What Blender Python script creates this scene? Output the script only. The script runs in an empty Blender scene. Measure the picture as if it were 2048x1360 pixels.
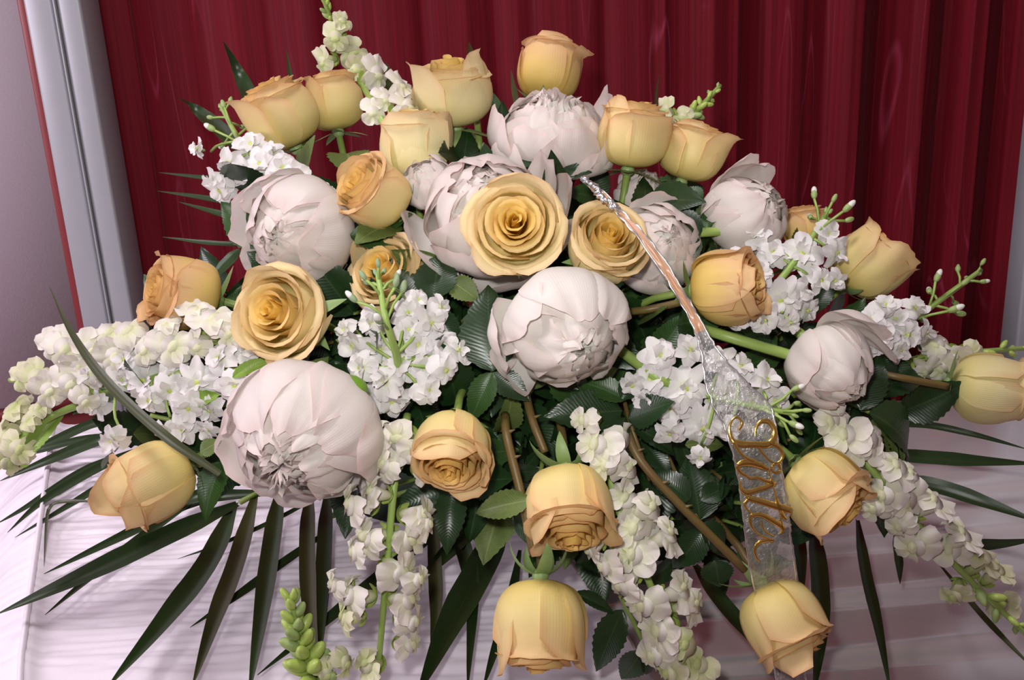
import bpy, math, random
import numpy as np
from mathutils import Matrix, Vector

# ------------------------------------------------------------------ camera, light, exposure
SC = bpy.context.scene
COL = SC.collection
PI = math.pi
FPX = 1024 / math.tan(math.radians(25.0))
PITCH, ROLL = math.radians(19.0), math.radians(2.9)
CAM = np.array([0.0, -0.99, 0.54])
_f = np.array([0, math.cos(PITCH), -math.sin(PITCH)])
_u0 = np.array([0, math.sin(PITCH), math.cos(PITCH)])
_r0 = np.array([1.0, 0, 0])
CR = math.cos(ROLL) * _r0 - math.sin(ROLL) * _u0
CU = math.cos(ROLL) * _u0 + math.sin(ROLL) * _r0
CB = -_f                                   # towards the camera

cam = bpy.data.cameras.new('camera')
cam.sensor_width = 36
cam.lens = 18 / math.tan(math.radians(25.0))
cam.clip_start = 0.02
camo = bpy.data.objects.new('camera', cam)
COL.objects.link(camo)
m = Matrix.Identity(4)
for i in range(3):
    m[i][0], m[i][1], m[i][2], m[i][3] = CR[i], CU[i], CB[i], CAM[i]
camo.matrix_world = m
SC.camera = camo

SC.view_settings.view_transform = 'Standard'
SC.view_settings.look = 'None'
SC.view_settings.exposure = 0.0
SC.view_settings.gamma = 1.0
SC.view_settings.use_curve_mapping = False

world = bpy.data.worlds.new('room_air')
SC.world = world
world.use_nodes = True
world.node_tree.nodes['Background'].inputs[0].default_value = (0.9, 0.78, 0.80, 1)
world.node_tree.nodes['Background'].inputs[1].default_value = 0.035


def area_light(name, loc, target, size, power, color):
    l = bpy.data.lights.new(name, 'AREA')
    l.shape = 'DISK'
    l.size = size
    l.energy = power
    l.color = color
    o = bpy.data.objects.new(name, l)
    COL.objects.link(o)
    o.location = loc
    o.rotation_euler = (Vector(target) - Vector(loc)).to_track_quat('-Z', 'Y').to_euler()
    return o


# the flash of the hand-held camera, a few centimetres above and left of the lens
fl = bpy.data.lights.new('camera_flash', 'SPOT')
fl.energy = 20.5
fl.color = (1.0, 0.985, 0.955)
fl.shadow_soft_size = 0.02
fl.spot_size = math.radians(88)
fl.spot_blend = 1.0
flo = bpy.data.objects.new('camera_flash', fl)
COL.objects.link(flo)
flo.location = Vector(CAM + CU * 0.075 - CR * 0.045 + CB * 0.01)
flo.rotation_euler = (Vector((0.0, 0.30, 0.40)) - flo.location).to_track_quat('-Z', 'Y').to_euler()
# fill lights added out of view for the left wall, throw and lid
area_light('pink_wall_fill', (-1.75, -0.62, 0.55), (-0.95, 0.68, 0.30), 0.45, 18.0, (1.0, 0.88, 1.0))  # added pinkish fill, the flash alone leaves the left wall dim
area_light('throw_fill', (-1.30, -0.60, 0.95), (-0.30, -0.15, 0.0), 0.28, 3.2, (1.0, 0.88, 0.97))  # unseen fill added from the left to brighten the throw
area_light('overhead_fill', (-0.35, -0.45, 2.25), (-0.1, 0.0, 0.0), 0.7, 26.0, (1.0, 0.95, 0.97))  # unseen overhead fill, added to lift the level throw and lid


# ------------------------------------------------------------------ picture geometry
def ray(px, py):
    return _f + CR * ((px - 1024) / FPX) + CU * ((680 - py) / FPX)


DC = np.array([0.0, 0.10, 0.0])
DR = np.array([0.62, 0.40, 0.47])


def dome_t(px, py, k=1.0):
    d = ray(px, py) / (DR * k)
    c = (CAM - DC) / (DR * k)
    A, B, Cc = d @ d, 2 * (d @ c), c @ c - 1
    disc = B * B - 4 * A * Cc
    if disc < 0:
        return -B / (2 * A)
    return (-B - math.sqrt(disc)) / (2 * A)


def on_dome(px, py, dz=0.0, k=1.0):
    """point of the bouquet's mound seen at that place; dz metres further away"""
    d = ray(px, py)
    t = dome_t(px, py, k) + dz
    p = CAM + d * t
    if p[2] < 0.012:
        t = (0.012 - CAM[2]) / d[2]
        p = CAM + d * t
    return p, t


def on_z(px, py, z):
    d = ray(px, py)
    t = (z - CAM[2]) / d[2]
    return CAM + d * t, t


def on_y(px, py, y):
    d = ray(px, py)
    t = (y - CAM[1]) / d[1]
    return CAM + d * t, t


def camdir(dx, dy, dz):
    v = CR * dx + CU * dy + CB * dz
    return v / np.linalg.norm(v)


def unit(v):
    return v / (np.linalg.norm(v) + 1e-12)


def frame(a):
    """e1 towards the viewer (image down when the axis faces the viewer), e2 image right"""
    a = unit(a)
    w = CB - 0.3 * CU
    e1 = unit(w - a * (w @ a))
    e2 = np.cross(a, e1)
    return e1, e2, a


# ------------------------------------------------------------------ mesh helpers
def mk(name, V, F, mat, parent=None, attrs=None, smooth=True):
    me = bpy.data.meshes.new(name)
    V = np.ascontiguousarray(V, dtype=np.float32).reshape(-1, 3)
    F = np.ascontiguousarray(F, dtype=np.int32)
    nf, k = F.shape
    me.vertices.add(len(V))
    me.vertices.foreach_set('co', V.ravel())
    me.loops.add(nf * k)
    me.loops.foreach_set('vertex_index', F.ravel())
    me.polygons.add(nf)
    me.polygons.foreach_set('loop_start', np.arange(0, nf * k, k, dtype=np.int32))
    me.update(calc_edges=True)
    if smooth:
        me.polygons.foreach_set('use_smooth', np.ones(nf, dtype=bool))
    for an, av in (attrs or {}).items():
        at = me.attributes.new(an, 'FLOAT', 'POINT')
        at.data.foreach_set('value', np.ascontiguousarray(av, dtype=np.float32).ravel())
    me.materials.append(mat)
    return put(name, me, parent)


def put(name, me, parent=None, mat4=None):
    o = bpy.data.objects.new(name, me)
    COL.objects.link(o)
    if parent is not None:
        o.parent = parent
    if mat4 is not None:
        o.matrix_basis = mat4
    return o


def gridF(nu, nv, closed=False):
    i, j = np.meshgrid(np.arange(nu if closed else nu - 1), np.arange(nv - 1), indexing='ij')
    i2 = (i + 1) % nu
    return np.stack([i * nv + j, i2 * nv + j, i2 * nv + j + 1, i * nv + j + 1], -1).reshape(-1, 4)


def merge(parts):
    Vs, Fs, n = [], [], 0
    for V, F in parts:
        Vs.append(np.asarray(V).reshape(-1, 3))
        Fs.append(np.asarray(F) + n)
        n += len(Vs[-1])
    return np.concatenate(Vs), np.concatenate(Fs)


def tube(P, R, n=7):
    """tube through the points P (k,3) with radii R, closed at the ends by shrinking rings"""
    P = np.asarray(P, float)
    k = len(P)
    R = np.broadcast_to(np.asarray(R, float), (k,)).copy()
    T = np.gradient(P, axis=0)
    T /= np.linalg.norm(T, axis=1, keepdims=True) + 1e-12
    P = np.concatenate([P[:1], P, P[-1:]])
    T = np.concatenate([T[:1], T, T[-1:]])
    R = np.concatenate([[1e-5], R, [1e-5]])
    ref = np.array([0.31, 0.2, 0.93]) if abs(T[0] @ np.array([0.31, 0.2, 0.93])) < 0.9 else np.array([1.0, 0, 0])
    A = np.cross(T, ref)
    A /= np.linalg.norm(A, axis=1, keepdims=True) + 1e-12
    B = np.cross(T, A)
    th = np.arange(n) * 2 * PI / n
    V = P[None] + R[None, :, None] * (np.cos(th)[:, None, None] * A[None] + np.sin(th)[:, None, None] * B[None])
    return V.reshape(-1, 3), gridF(n, k + 2, True)


def bez(p0, p1, p2, p3, n):
    t = np.linspace(0, 1, n)[:, None]
    return (1 - t) ** 3 * p0 + 3 * (1 - t) ** 2 * t * p1 + 3 * (1 - t) * t * t * p2 + t ** 3 * p3


def smooth_path(pts, n):
    """Catmull-Rom through the points"""
    P = np.asarray(pts, float)
    if len(P) == 2:
        return P[0] + (P[1] - P[0]) * np.linspace(0, 1, n)[:, None]
    Q = np.concatenate([2 * P[:1] - P[1:2], P, 2 * P[-1:] - P[-2:-1]])
    t = np.linspace(0, len(P) - 1 - 1e-6, n)
    i = t.astype(int)
    f = (t - i)[:, None]
    a, b, c, d = Q[i], Q[i + 1], Q[i + 2], Q[i + 3]
    return 0.5 * (2 * b + (c - a) * f + (2 * a - 5 * b + 4 * c - d) * f ** 2 + (3 * b - a - 3 * c + d) * f ** 3)


def blob(c, e1, e2, a, rx, ry, rz, nu=10, nv=8, lump=0.0, rng=None):
    th = np.arange(nu) * 2 * PI / nu
    ph = np.linspace(0.02, PI - 0.02, nv)
    T, Ph = np.meshgrid(th, ph, indexing='ij')
    s = 1 + (lump * rng.standard_normal(T.shape) if lump else 0)
    X = np.sin(Ph) * np.cos(T) * rx * s
    Y = np.sin(Ph) * np.sin(T) * ry * s
    Z = -np.cos(Ph) * rz * s
    V = c + X[..., None] * e1 + Y[..., None] * e2 + Z[..., None] * a
    return V.reshape(-1, 3), gridF(nu, nv, True)


def tag(o, label=None, cat=None, group=None, kind=None):
    if label: o['label'] = label
    if cat: o['category'] = cat
    if group: o['group'] = group
    if kind: o['kind'] = kind
    return o


def thing(name, loc, label, cat, group=None):
    o = bpy.data.objects.new(name, None)
    o.empty_display_size = 0.01
    COL.objects.link(o)
    o.location = Vector(loc)
    return tag(o, label, cat, group)


def basis4(e1, e2, e3, p, s=1.0):
    M = Matrix.Identity(4)
    for i in range(3):
        M[i][0], M[i][1], M[i][2], M[i][3] = e1[i] * s, e2[i] * s, e3[i] * s, p[i]
    return M


# ------------------------------------------------------------------ materials
def new_mat(name):
    mt = bpy.data.materials.new(name)
    mt.use_nodes = True
    nt = mt.node_tree
    return mt, nt, nt.nodes['Principled BSDF'], nt.nodes['Material Output']


def setp(b, **kw):
    names = dict(rough='Roughness', metal='Metallic', spec='Specular IOR Level', sheen='Sheen Weight', coat='Coat Weight',
                 coatr='Coat Roughness', sss='Subsurface Weight', alpha='Alpha', trans='Transmission Weight')
    for k, v in kw.items():
        b.inputs[names[k]].default_value = v


def ramp(nt, stops, fac):
    r = nt.nodes.new('ShaderNodeValToRGB')
    el = r.color_ramp.elements
    while len(el) < len(stops):
        el.new(0.5)
    for e, (p, c) in zip(el, stops):
        e.position = p
        e.color = (*c, 1)
    nt.links.new(fac, r.inputs[0])
    return r.outputs[0]


def attr(nt, name):
    a = nt.nodes.new('ShaderNodeAttribute')
    a.attribute_name = name
    return a.outputs['Fac']


def mixc(nt, fac, a, b, mode='MIX'):
    n = nt.nodes.new('ShaderNodeMix')
    n.data_type = 'RGBA'
    n.blend_type = mode
    for sock, v in ((n.inputs['Factor'], fac), (n.inputs['A'], a), (n.inputs['B'], b)):
        if isinstance(v, bpy.types.NodeSocket):
            nt.links.new(v, sock)
        elif isinstance(v, (int, float)):
            sock.default_value = v
        else:
            sock.default_value = (*v, 1)
    return n.outputs['Result']


def noise(nt, scale, detail=3, vec=None, mapscale=None, out='Fac', distortion=0.0):
    n = nt.nodes.new('ShaderNodeTexNoise')
    n.inputs['Scale'].default_value = scale
    n.inputs['Detail'].default_value = detail
    n.inputs['Distortion'].default_value = distortion
    tc = nt.nodes.new('ShaderNodeTexCoord')
    src = tc.outputs['Object']
    if mapscale:
        mp = nt.nodes.new('ShaderNodeMapping')
        mp.inputs['Scale'].default_value = mapscale
        nt.links.new(src, mp.inputs[0])
        src = mp.outputs[0]
    nt.links.new(src, n.inputs['Vector'])
    return n.outputs[out]


def bump(nt, b, h, strength=0.3, dist=0.002):
    n = nt.nodes.new('ShaderNodeBump')
    n.inputs['Strength'].default_value = strength
    n.inputs['Distance'].default_value = dist
    nt.links.new(h, n.inputs['Height'])
    nt.links.new(n.outputs[0], b.inputs['Normal'])


def petal_mat(name, stops_out, stops_in, trans=0.2, edge=None, rough=0.5, vein=0.08):
    """colour runs along the petal (pv); pt tells inner petals from outer ones; pe marks the rim"""
    mt, nt, b, out = new_mat(name)
    c = mixc(nt, attr(nt, 'pt'), ramp(nt, stops_in, attr(nt, 'pv')), ramp(nt, stops_out, attr(nt, 'pv')))
    nz = noise(nt, 26, 3)
    c = mixc(nt, 0.10, c, ramp(nt, [(0.3, (0.55, 0.5, 0.45)), (0.7, (1, 1, 1))], nz), 'MULTIPLY')
    if edge:
        c = mixc(nt, attr(nt, 'pe'), c, edge)
    nt.links.new(c, b.inputs['Base Color'])
    setp(b, rough=rough, spec=0.3)
    w = nt.nodes.new('ShaderNodeTexWave')
    w.inputs['Scale'].default_value = 1.0
    w.inputs['Distortion'].default_value = 1.5
    cb = nt.nodes.new('ShaderNodeCombineXYZ')
    ml = nt.nodes.new('ShaderNodeMath'); ml.operation = 'MULTIPLY'; ml.inputs[1].default_value = 6.0
    nt.links.new(attr(nt, 'pu'), ml.inputs[0])
    nt.links.new(ml.outputs[0], cb.inputs[0])
    nt.links.new(cb.outputs[0], w.inputs['Vector'])
    bump(nt, b, w.outputs['Fac'], vein, 0.0006)
    tr = nt.nodes.new('ShaderNodeBsdfTranslucent')
    nt.links.new(c, tr.inputs[0])
    mx = nt.nodes.new('ShaderNodeMixShader')
    mx.inputs[0].default_value = trans
    nt.links.new(b.outputs[0], mx.inputs[1])
    nt.links.new(tr.outputs[0], mx.inputs[2])
    nt.links.new(mx.outputs[0], out.inputs[0])
    return mt


def plain(name, col, rough=0.5, col2=None, nscale=30, **kw):
    mt, nt, b, out = new_mat(name)
    if col2:
        c = mixc(nt, noise(nt, nscale, 3), col, col2)
        nt.links.new(c, b.inputs['Base Color'])
    else:
        b.inputs['Base Color'].default_value = (*col, 1)
    setp(b, rough=rough, **kw)
    return mt


def leaf_mat(name, c1, c2, rib, rough=0.35, spec=0.5):
    mt, nt, b, out = new_mat(name)
    c = mixc(nt, noise(nt, 14, 4), c1, c2)
    r = ramp(nt, [(0.0, (1, 1, 1)), (0.07, (0, 0, 0))], attr(nt, 'pa'))
    c = mixc(nt, r, c, rib)
    nt.links.new(c, b.inputs['Base Color'])
    setp(b, rough=rough, spec=spec)
    w = nt.nodes.new('ShaderNodeTexWave')
    w.inputs['Scale'].default_value = 1.0
    cb = nt.nodes.new('ShaderNodeCombineXYZ')
    nt.links.new(attr(nt, 'ps'), cb.inputs[0])
    nt.links.new(cb.outputs[0], w.inputs['Vector'])
    bump(nt, b, w.outputs['Fac'], 0.10, 0.0008)
    return mt


M = {}
M['rose'] = petal_mat('rose_petal',
    [(0.0, (0.62, 0.56, 0.20)), (0.22, (0.85, 0.69, 0.22)), (0.55, (0.89, 0.75, 0.33)), (0.85, (0.88, 0.67, 0.33)), (1.0, (0.87, 0.61, 0.33))],
    [(0.0, (0.88, 0.52, 0.03)), (0.6, (0.93, 0.60, 0.07)), (1.0, (0.92, 0.66, 0.17))], 0.30, (0.66, 0.36, 0.14))
M['rose_pale'] = petal_mat('pale_rose_petal',
    [(0.0, (0.66, 0.62, 0.26)), (0.3, (0.87, 0.77, 0.34)), (0.65, (0.91, 0.82, 0.46)), (0.9, (0.90, 0.74, 0.41)), (1.0, (0.87, 0.68, 0.43))],
    [(0.0, (0.92, 0.56, 0.02)), (0.6, (0.95, 0.62, 0.05)), (1.0, (0.95, 0.70, 0.15))], 0.30, (0.72, 0.47, 0.20))
M['rose_deep'] = petal_mat('deep_rose_petal',
    [(0.0, (0.66, 0.52, 0.15)), (0.25, (0.85, 0.62, 0.15)), (0.55, (0.88, 0.65, 0.22)), (0.85, (0.85, 0.58, 0.29)), (1.0, (0.83, 0.55, 0.30))],
    [(0.0, (0.82, 0.48, 0.05)), (0.6, (0.90, 0.58, 0.11)), (1.0, (0.90, 0.62, 0.20))], 0.30, (0.62, 0.32, 0.12))
M['peony'] = petal_mat('peony_petal',
    [(0.0, (0.84, 0.80, 0.70)), (0.35, (0.86, 0.81, 0.76)), (0.8, (0.85, 0.785, 0.745)), (1.0, (0.84, 0.73, 0.70))],
    [(0.0, (0.86, 0.85, 0.68)), (0.6, (0.88, 0.86, 0.78)), (1.0, (0.87, 0.83, 0.78))], 0.30, (0.80, 0.64, 0.61), 0.45, 0.07)
M['peony_white'] = petal_mat('white_peony_petal',
    [(0.0, (0.86, 0.84, 0.70)), (0.4, (0.87, 0.85, 0.78)), (0.85, (0.86, 0.80, 0.76)), (1.0, (0.85, 0.76, 0.73))],
    [(0.0, (0.87, 0.86, 0.68)), (0.6, (0.89, 0.88, 0.79)), (1.0, (0.88, 0.85, 0.79))], 0.30, (0.81, 0.69, 0.65), 0.45, 0.07)
M['stock'] = petal_mat('stock_petal',
    [(0.0, (0.70, 0.74, 0.40)), (0.25, (0.88, 0.87, 0.82)), (0.8, (0.88, 0.84, 0.85)), (1.0, (0.86, 0.78, 0.82))],
    [(0.0, (0.66, 0.72, 0.25)), (0.3, (0.88, 0.88, 0.82)), (1.0, (0.89, 0.86, 0.86))], 0.2, None, 0.5, 0.3)
M['snap'] = petal_mat('snapdragon_petal',
    [(0.0, (0.70, 0.76, 0.46)), (0.35, (0.84, 0.83, 0.68)), (0.8, (0.86, 0.81, 0.77)), (1.0, (0.84, 0.75, 0.73))],
    [(0.0, (0.70, 0.74, 0.30)), (0.5, (0.84, 0.83, 0.66)), (1.0, (0.84, 0.80, 0.73))], 0.22, None, 0.5, 0.2)
M['snap_green'] = petal_mat('greenish_snapdragon_petal',
    [(0.0, (0.46, 0.58, 0.18)), (0.4, (0.70, 0.73, 0.42)), (0.8, (0.78, 0.76, 0.55)), (1.0, (0.76, 0.70, 0.56))],
    [(0.0, (0.50, 0.60, 0.16)), (0.5, (0.72, 0.74, 0.42)), (1.0, (0.76, 0.74, 0.52))], 0.22, None, 0.5, 0.2)
M['eye'] = plain('green_eye', (0.42, 0.52, 0.06), 0.6, (0.62, 0.66, 0.2), 200)
M['bud'] = plain('green_bud', (0.20, 0.32, 0.08), 0.5, (0.38, 0.46, 0.18), 90)
M['bud_grey'] = plain('grey_green_bud', (0.16, 0.25, 0.13), 0.6, (0.34, 0.42, 0.24), 120)
M['bud_lime'] = plain('lime_bud', (0.26, 0.42, 0.05), 0.4, (0.52, 0.60, 0.17), 60)
M['stem'] = plain('green_stem', (0.17, 0.27, 0.05), 0.45, (0.26, 0.34, 0.08), 40)
M['stem_lime'] = plain('lime_stem', (0.24, 0.38, 0.07), 0.42, (0.34, 0.46, 0.13), 40)
M['stem_brown'] = plain('brown_stem', (0.13, 0.065, 0.02), 0.45, (0.14, 0.11, 0.03), 30)
M['sepal'] = plain('sepal_green', (0.16, 0.27, 0.07), 0.5, (0.30, 0.40, 0.16), 40)
M['leaf_dark'] = leaf_mat('dark_leaf', (0.007, 0.024, 0.007), (0.016, 0.045, 0.011), (0.03, 0.065, 0.02), 0.34)
M['leaf_mid'] = leaf_mat('mid_leaf', (0.016, 0.05, 0.010), (0.036, 0.085, 0.017), (0.06, 0.115, 0.035), 0.4)
M['leaf_olive'] = leaf_mat('olive_leaf', (0.07, 0.11, 0.022), (0.12, 0.16, 0.045), (0.17, 0.22, 0.08), 0.5, 0.3)
M['leaf_lime'] = leaf_mat('lime_leaf', (0.15, 0.27, 0.03), (0.24, 0.36, 0.07), (0.32, 0.42, 0.14), 0.4, 0.3)
M['palm'] = leaf_mat('palm_leaflet', (0.012, 0.034, 0.010), (0.028, 0.052, 0.012), (0.035, 0.062, 0.02), 0.33)
M['palm_brown'] = leaf_mat('brownish_palm_leaflet', (0.03, 0.042, 0.010), (0.05, 0.05, 0.016), (0.06, 0.07, 0.02), 0.4)
M['foam'] = plain('wrapped_foam', (0.006, 0.016, 0.006), 0.8, (0.012, 0.028, 0.01), 30)
# ------------------------------------------------------------------ setting
def curtain_mat():
    mt, nt, b, out = new_mat('red_moire')
    base = mixc(nt, noise(nt, 1.0, 4, mapscale=(60, 1, 1.0)), (0.105, 0.0028, 0.008), (0.145, 0.0036, 0.011))
    # watered-silk figure: contour lines of a tall stretched noise
    nz = noise(nt, 1.0, 2.0, mapscale=(15, 1, 1.5), distortion=0.3)
    mu = nt.nodes.new('ShaderNodeMath'); mu.operation = 'MULTIPLY'; mu.inputs[1].default_value = 17
    nt.links.new(nz, mu.inputs[0])
    fr = nt.nodes.new('ShaderNodeMath'); fr.operation = 'PINGPONG'; fr.inputs[1].default_value = 1.0
    nt.links.new(mu.outputs[0], fr.inputs[0])
    line = ramp(nt, [(0.0, (1, 1, 1)), (0.14, (0, 0, 0))], fr.outputs[0])
    brk = ramp(nt, [(0.45, (0, 0, 0)), (0.68, (1, 1, 1))], noise(nt, 1.0, 2, mapscale=(16, 1, 3)))
    fac = mixc(nt, 1.0, line, brk, 'MULTIPLY')
    sc = nt.nodes.new('ShaderNodeMath'); sc.operation = 'MULTIPLY'; sc.inputs[1].default_value = 0.6
    nt.links.new(fac, sc.inputs[0])
    c = mixc(nt, sc.outputs[0], base, (0.30, 0.04, 0.08))
    nt.links.new(c, b.inputs['Base Color'])
    fine = ramp(nt, [(0.3, (0.72,) * 3), (0.7, (1.15,) * 3)], noise(nt, 1.0, 2, mapscale=(330, 1, 2.0)))
    c = mixc(nt, 1.0, c, fine, 'MULTIPLY')
    nt.links.new(c, b.inputs['Base Color'])
    setp(b, rough=0.6, spec=0.12, sheen=0.03)
    bump(nt, b, noise(nt, 1.0, 2, mapscale=(520, 1, 60)), 0.12, 0.0005)
    return mt


def wall_mat():
    mt, nt, b, out = new_mat('pink_wall')
    c = mixc(nt, noise(nt, 3, 4), (0.72, 0.61, 0.71), (0.77, 0.65, 0.75))
    nt.links.new(c, b.inputs['Base Color'])
    setp(b, rough=0.75)
    bump(nt, b, noise(nt, 260, 3), 0.12, 0.001)
    return mt


def cloth_mat():
    mt, nt, b, out = new_mat('shirred_satin')
    c = mixc(nt, noise(nt, 6, 4), (0.85, 0.78, 0.86), (0.90, 0.84, 0.91))
    nt.links.new(c, b.inputs['Base Color'])
    setp(b, rough=0.42, spec=0.35, sheen=0.3)
    bump(nt, b, noise(nt, 700, 2), 0.15, 0.0005)
    return mt


def metal_mat(name, col, rough, col2=None, metal=0.9):
    mt, nt, b, out = new_mat(name)
    c = mixc(nt, noise(nt, 40, 4), col, col2 or tuple(x * 0.93 for x in col))
    nt.links.new(c, b.inputs['Base Color'])
    setp(b, rough=rough, metal=metal)
    bump(nt, b, noise(nt, 900, 2), 0.06, 0.0003)
    return mt


M['curtain'] = curtain_mat()
M['wall'] = wall_mat()
M['cloth'] = cloth_mat()
M['lid'] = metal_mat('brushed_silver_paint', (0.92, 0.88, 0.90), 0.20, metal=0.5)
setp(M['lid'].node_tree.nodes['Principled BSDF'], coat=0.7, coatr=0.06)
M['frame'] = metal_mat('silver_frame', (0.36, 0.365, 0.395), 0.42, metal=0.15)
M['frame_dark'] = plain('dark_groove', (0.035, 0.028, 0.05), 0.6)
M['redwood'] = plain('red_painted_wood', (0.22, 0.03, 0.03), 0.45, (0.17, 0.022, 0.025), 20)
M['carpet'] = plain('red_carpet', (0.32, 0.03, 0.03), 0.9, (0.24, 0.02, 0.025), 150)
M['plaster'] = plain('room_plaster', (0.72, 0.60, 0.62), 0.8, (0.68, 0.56, 0.58), 5)

FZ = -0.95


def box(name, lo, hi, mat, parent=None, kind=None, rot=None, origin=None):
    lo, hi = np.array(lo, float), np.array(hi, float)
    V = np.array([[x, y, z] for x in (lo[0], hi[0]) for y in (lo[1], hi[1]) for z in (lo[2], hi[2])])
    F = np.array([[0, 1, 3, 2], [4, 6, 7, 5], [0, 4, 5, 1], [2, 3, 7, 6], [0, 2, 6, 4], [1, 5, 7, 3]])
    o = mk(name, V, F, mat, parent, smooth=False)
    bv = o.modifiers.new('bevel', 'BEVEL'); bv.width = min(0.004, 0.2 * float((hi - lo).min())); bv.segments = 2
    if kind: o['kind'] = kind
    return o


box('floor', (-2.4, -2.6, FZ - 0.05), (2.4, 1.6, FZ), M['carpet'], kind='structure')
box('ceiling', (-2.4, -2.6, 2.35), (2.4, 1.6, 2.4), M['plaster'], kind='structure')
box('wall_back', (-2.4, 1.55, FZ), (2.4, 1.6, 2.35), M['plaster'], kind='structure')
box('wall_right', (2.35, -2.6, FZ), (2.4, 1.6, 2.35), M['plaster'], kind='structure')
box('wall_front', (-2.4, -2.6, FZ), (2.4, -2.55, 2.35), M['plaster'], kind='structure')

# curtain: folds given by where their valleys stand, deeper towards the right
YC = 0.50


def curtain():
    root = thing('curtain', (0, YC, 1.2), 'dark red watered silk curtain hanging in vertical folds behind the flowers', 'curtain')
    xl = on_y(205, 300, YC)[0][0]
    xr = on_y(2030, 500, YC)[0][0]
    valley = [(290, .0085), (430, .006), (560, .006), (690, .008), (860, .005), (1000, .006), (1075, .0085), (1215, .008), (1330, .01),
              (1475, .022), (1600, .014), (1715, .034), (1835, .030), (1955, .030)]
    rng = np.random.default_rng(4)
    vx = np.array([on_y(p, 250, YC)[0][0] for p, _ in valley])
    vd = np.array([d for _, d in valley])
    nx, nz = 520, 30
    cuts = [xl, vx[0] + 0.004, vx[6] + 0.003, vx[11] + 0.004, xr + 0.03]
    for k in range(4):
        xs = np.linspace(cuts[k], cuts[k + 1] + 0.012, 170)
        zs = np.linspace(FZ + 0.02, 1.45, nz)
        y = np.zeros_like(xs)
        for q, (x0, d) in enumerate(zip(vx, vd)):
            if d < .009:
                y += d * np.exp(-np.abs((xs - x0) / (0.012 + d * 0.35)) ** 1.3)        # shallow creases going back
                y -= d * 0.55 * np.exp(-((xs - x0 + 0.028) / 0.022) ** 2)
            else:                                                                      # laid pleats: step back, lean away, come forward
                wd = min(0.062, (vx[q + 1] - x0) if q + 1 < len(vx) else 0.06)
                s_ = np.clip((xs - x0) / wd, 0, 1)
                y += d * np.interp(s_, [0, .06, .55, .72, 1.0], [0, .35, 1.0, .75, 0]) * 1.25
        y += 0.0007 * np.sin(xs * 190) + 0.003 * np.sin(xs * 61 + 1.1) + 0.002 * np.sin(xs * 37 + 2)
        X, Z = np.meshgrid(xs, zs, indexing='ij')
        Y = np.repeat(y[:, None], nz, 1)
        Y = Y * (1 + 0.2 * np.sin(Z * 2.1 + X * 3)) + 0.004 * np.sin(Z * 3 + X * 17) - k * 0.003
        V = np.stack([X, Y, Z - 1.2], -1)
        p = mk('curtain_panel', V, gridF(170, nz), M['curtain'], root)
        s = p.modifiers.new('cloth', 'SOLIDIFY'); s.thickness = 0.0012
    P = np.array([[cuts[0] - 0.1, 0.01, 0.25], [cuts[4] + 0.4, 0.01, 0.25]])
    V, F = tube(P, 0.014, 12)
    mk('curtain_rod', V, F, M['frame'], root)


curtain()

# grey return of the stand at the right edge of the curtain
xr = on_y(2026, 520, 0.47)[0][0]
box('trim_3', (xr + 0.002, 0.44, FZ), (xr + 0.12, 0.49, 2.3), M['frame'], kind='structure')


# silver frame left of the curtain: two flat mouldings with a groove between
def left_frame():
    yq = 0.44
    def X(px, py=330):
        return on_y(px, py, yq)[0][0]
    # measured on the row y=330: red strip 95..112, wide band 112..168, groove 168..181, narrow band 181..222
    a, b_, c, d, e = X(93), X(113), X(168), X(180), X(226)
    root = thing('silver_frame', (a, yq, FZ), 'tall silver grooved metal frame standing left of the red curtain', 'frame')
    def bar(name, x0, x1, y0, y1, mat):
        o = box(name, (x0 - a, y0 - yq, 0), (x1 - a, y1 - yq, 3.2), mat, root)
        return o
    bar('wide_band', b_, c, yq - 0.012, yq + 0.05, M['frame'])
    bar('groove', c, d, yq - 0.004, yq + 0.05, M['frame_dark'])
    bar('narrow_band', d, e, yq - 0.02, yq + 0.05, M['frame'])
    bar('groove_bead', d - 0.0022, d, yq - 0.024, yq - 0.014, M['frame'])
    bar('red_edge', a, b_, yq + 0.0, yq + 0.05, M['redwood'])


left_frame()


def left_wall():
    # slanting pink wall behind the frame with a red baseboard
    p0, p1 = np.array([-1.6, 0.35]), np.array([-0.35, 0.95])
    d = unit(p1 - p0)
    n = np.array([-d[1], d[0]])
    def slab(name, z0, z1, t0, t1, mat):
        c = [p0 + n * t0, p1 + n * t0, p1 + n * t1, p0 + n * t1]
        V = np.array([[q[0], q[1], z] for z in (z0, z1) for q in c])
        F = np.array([[3, 2, 1, 0], [4, 5, 6, 7], [0, 1, 5, 4], [1, 2, 6, 5], [2, 3, 7, 6], [3, 0, 4, 7]])
        o = mk(name, V, F, mat, None, smooth=False)
        o['kind'] = 'structure'
        return o
    slab('wall_left', FZ, 2.35, 0.0, 0.05, M['wall'])
    slab('baseboard_left', FZ, -0.14, -0.015, 0.0, M['redwood'])
    slab('trim_1', -0.14, -0.12, -0.022, 0.0, M['redwood'])


left_wall()

# ------------------------------------------------------------------ casket and its shirred cloth
YAW = math.radians(3.0)


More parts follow.
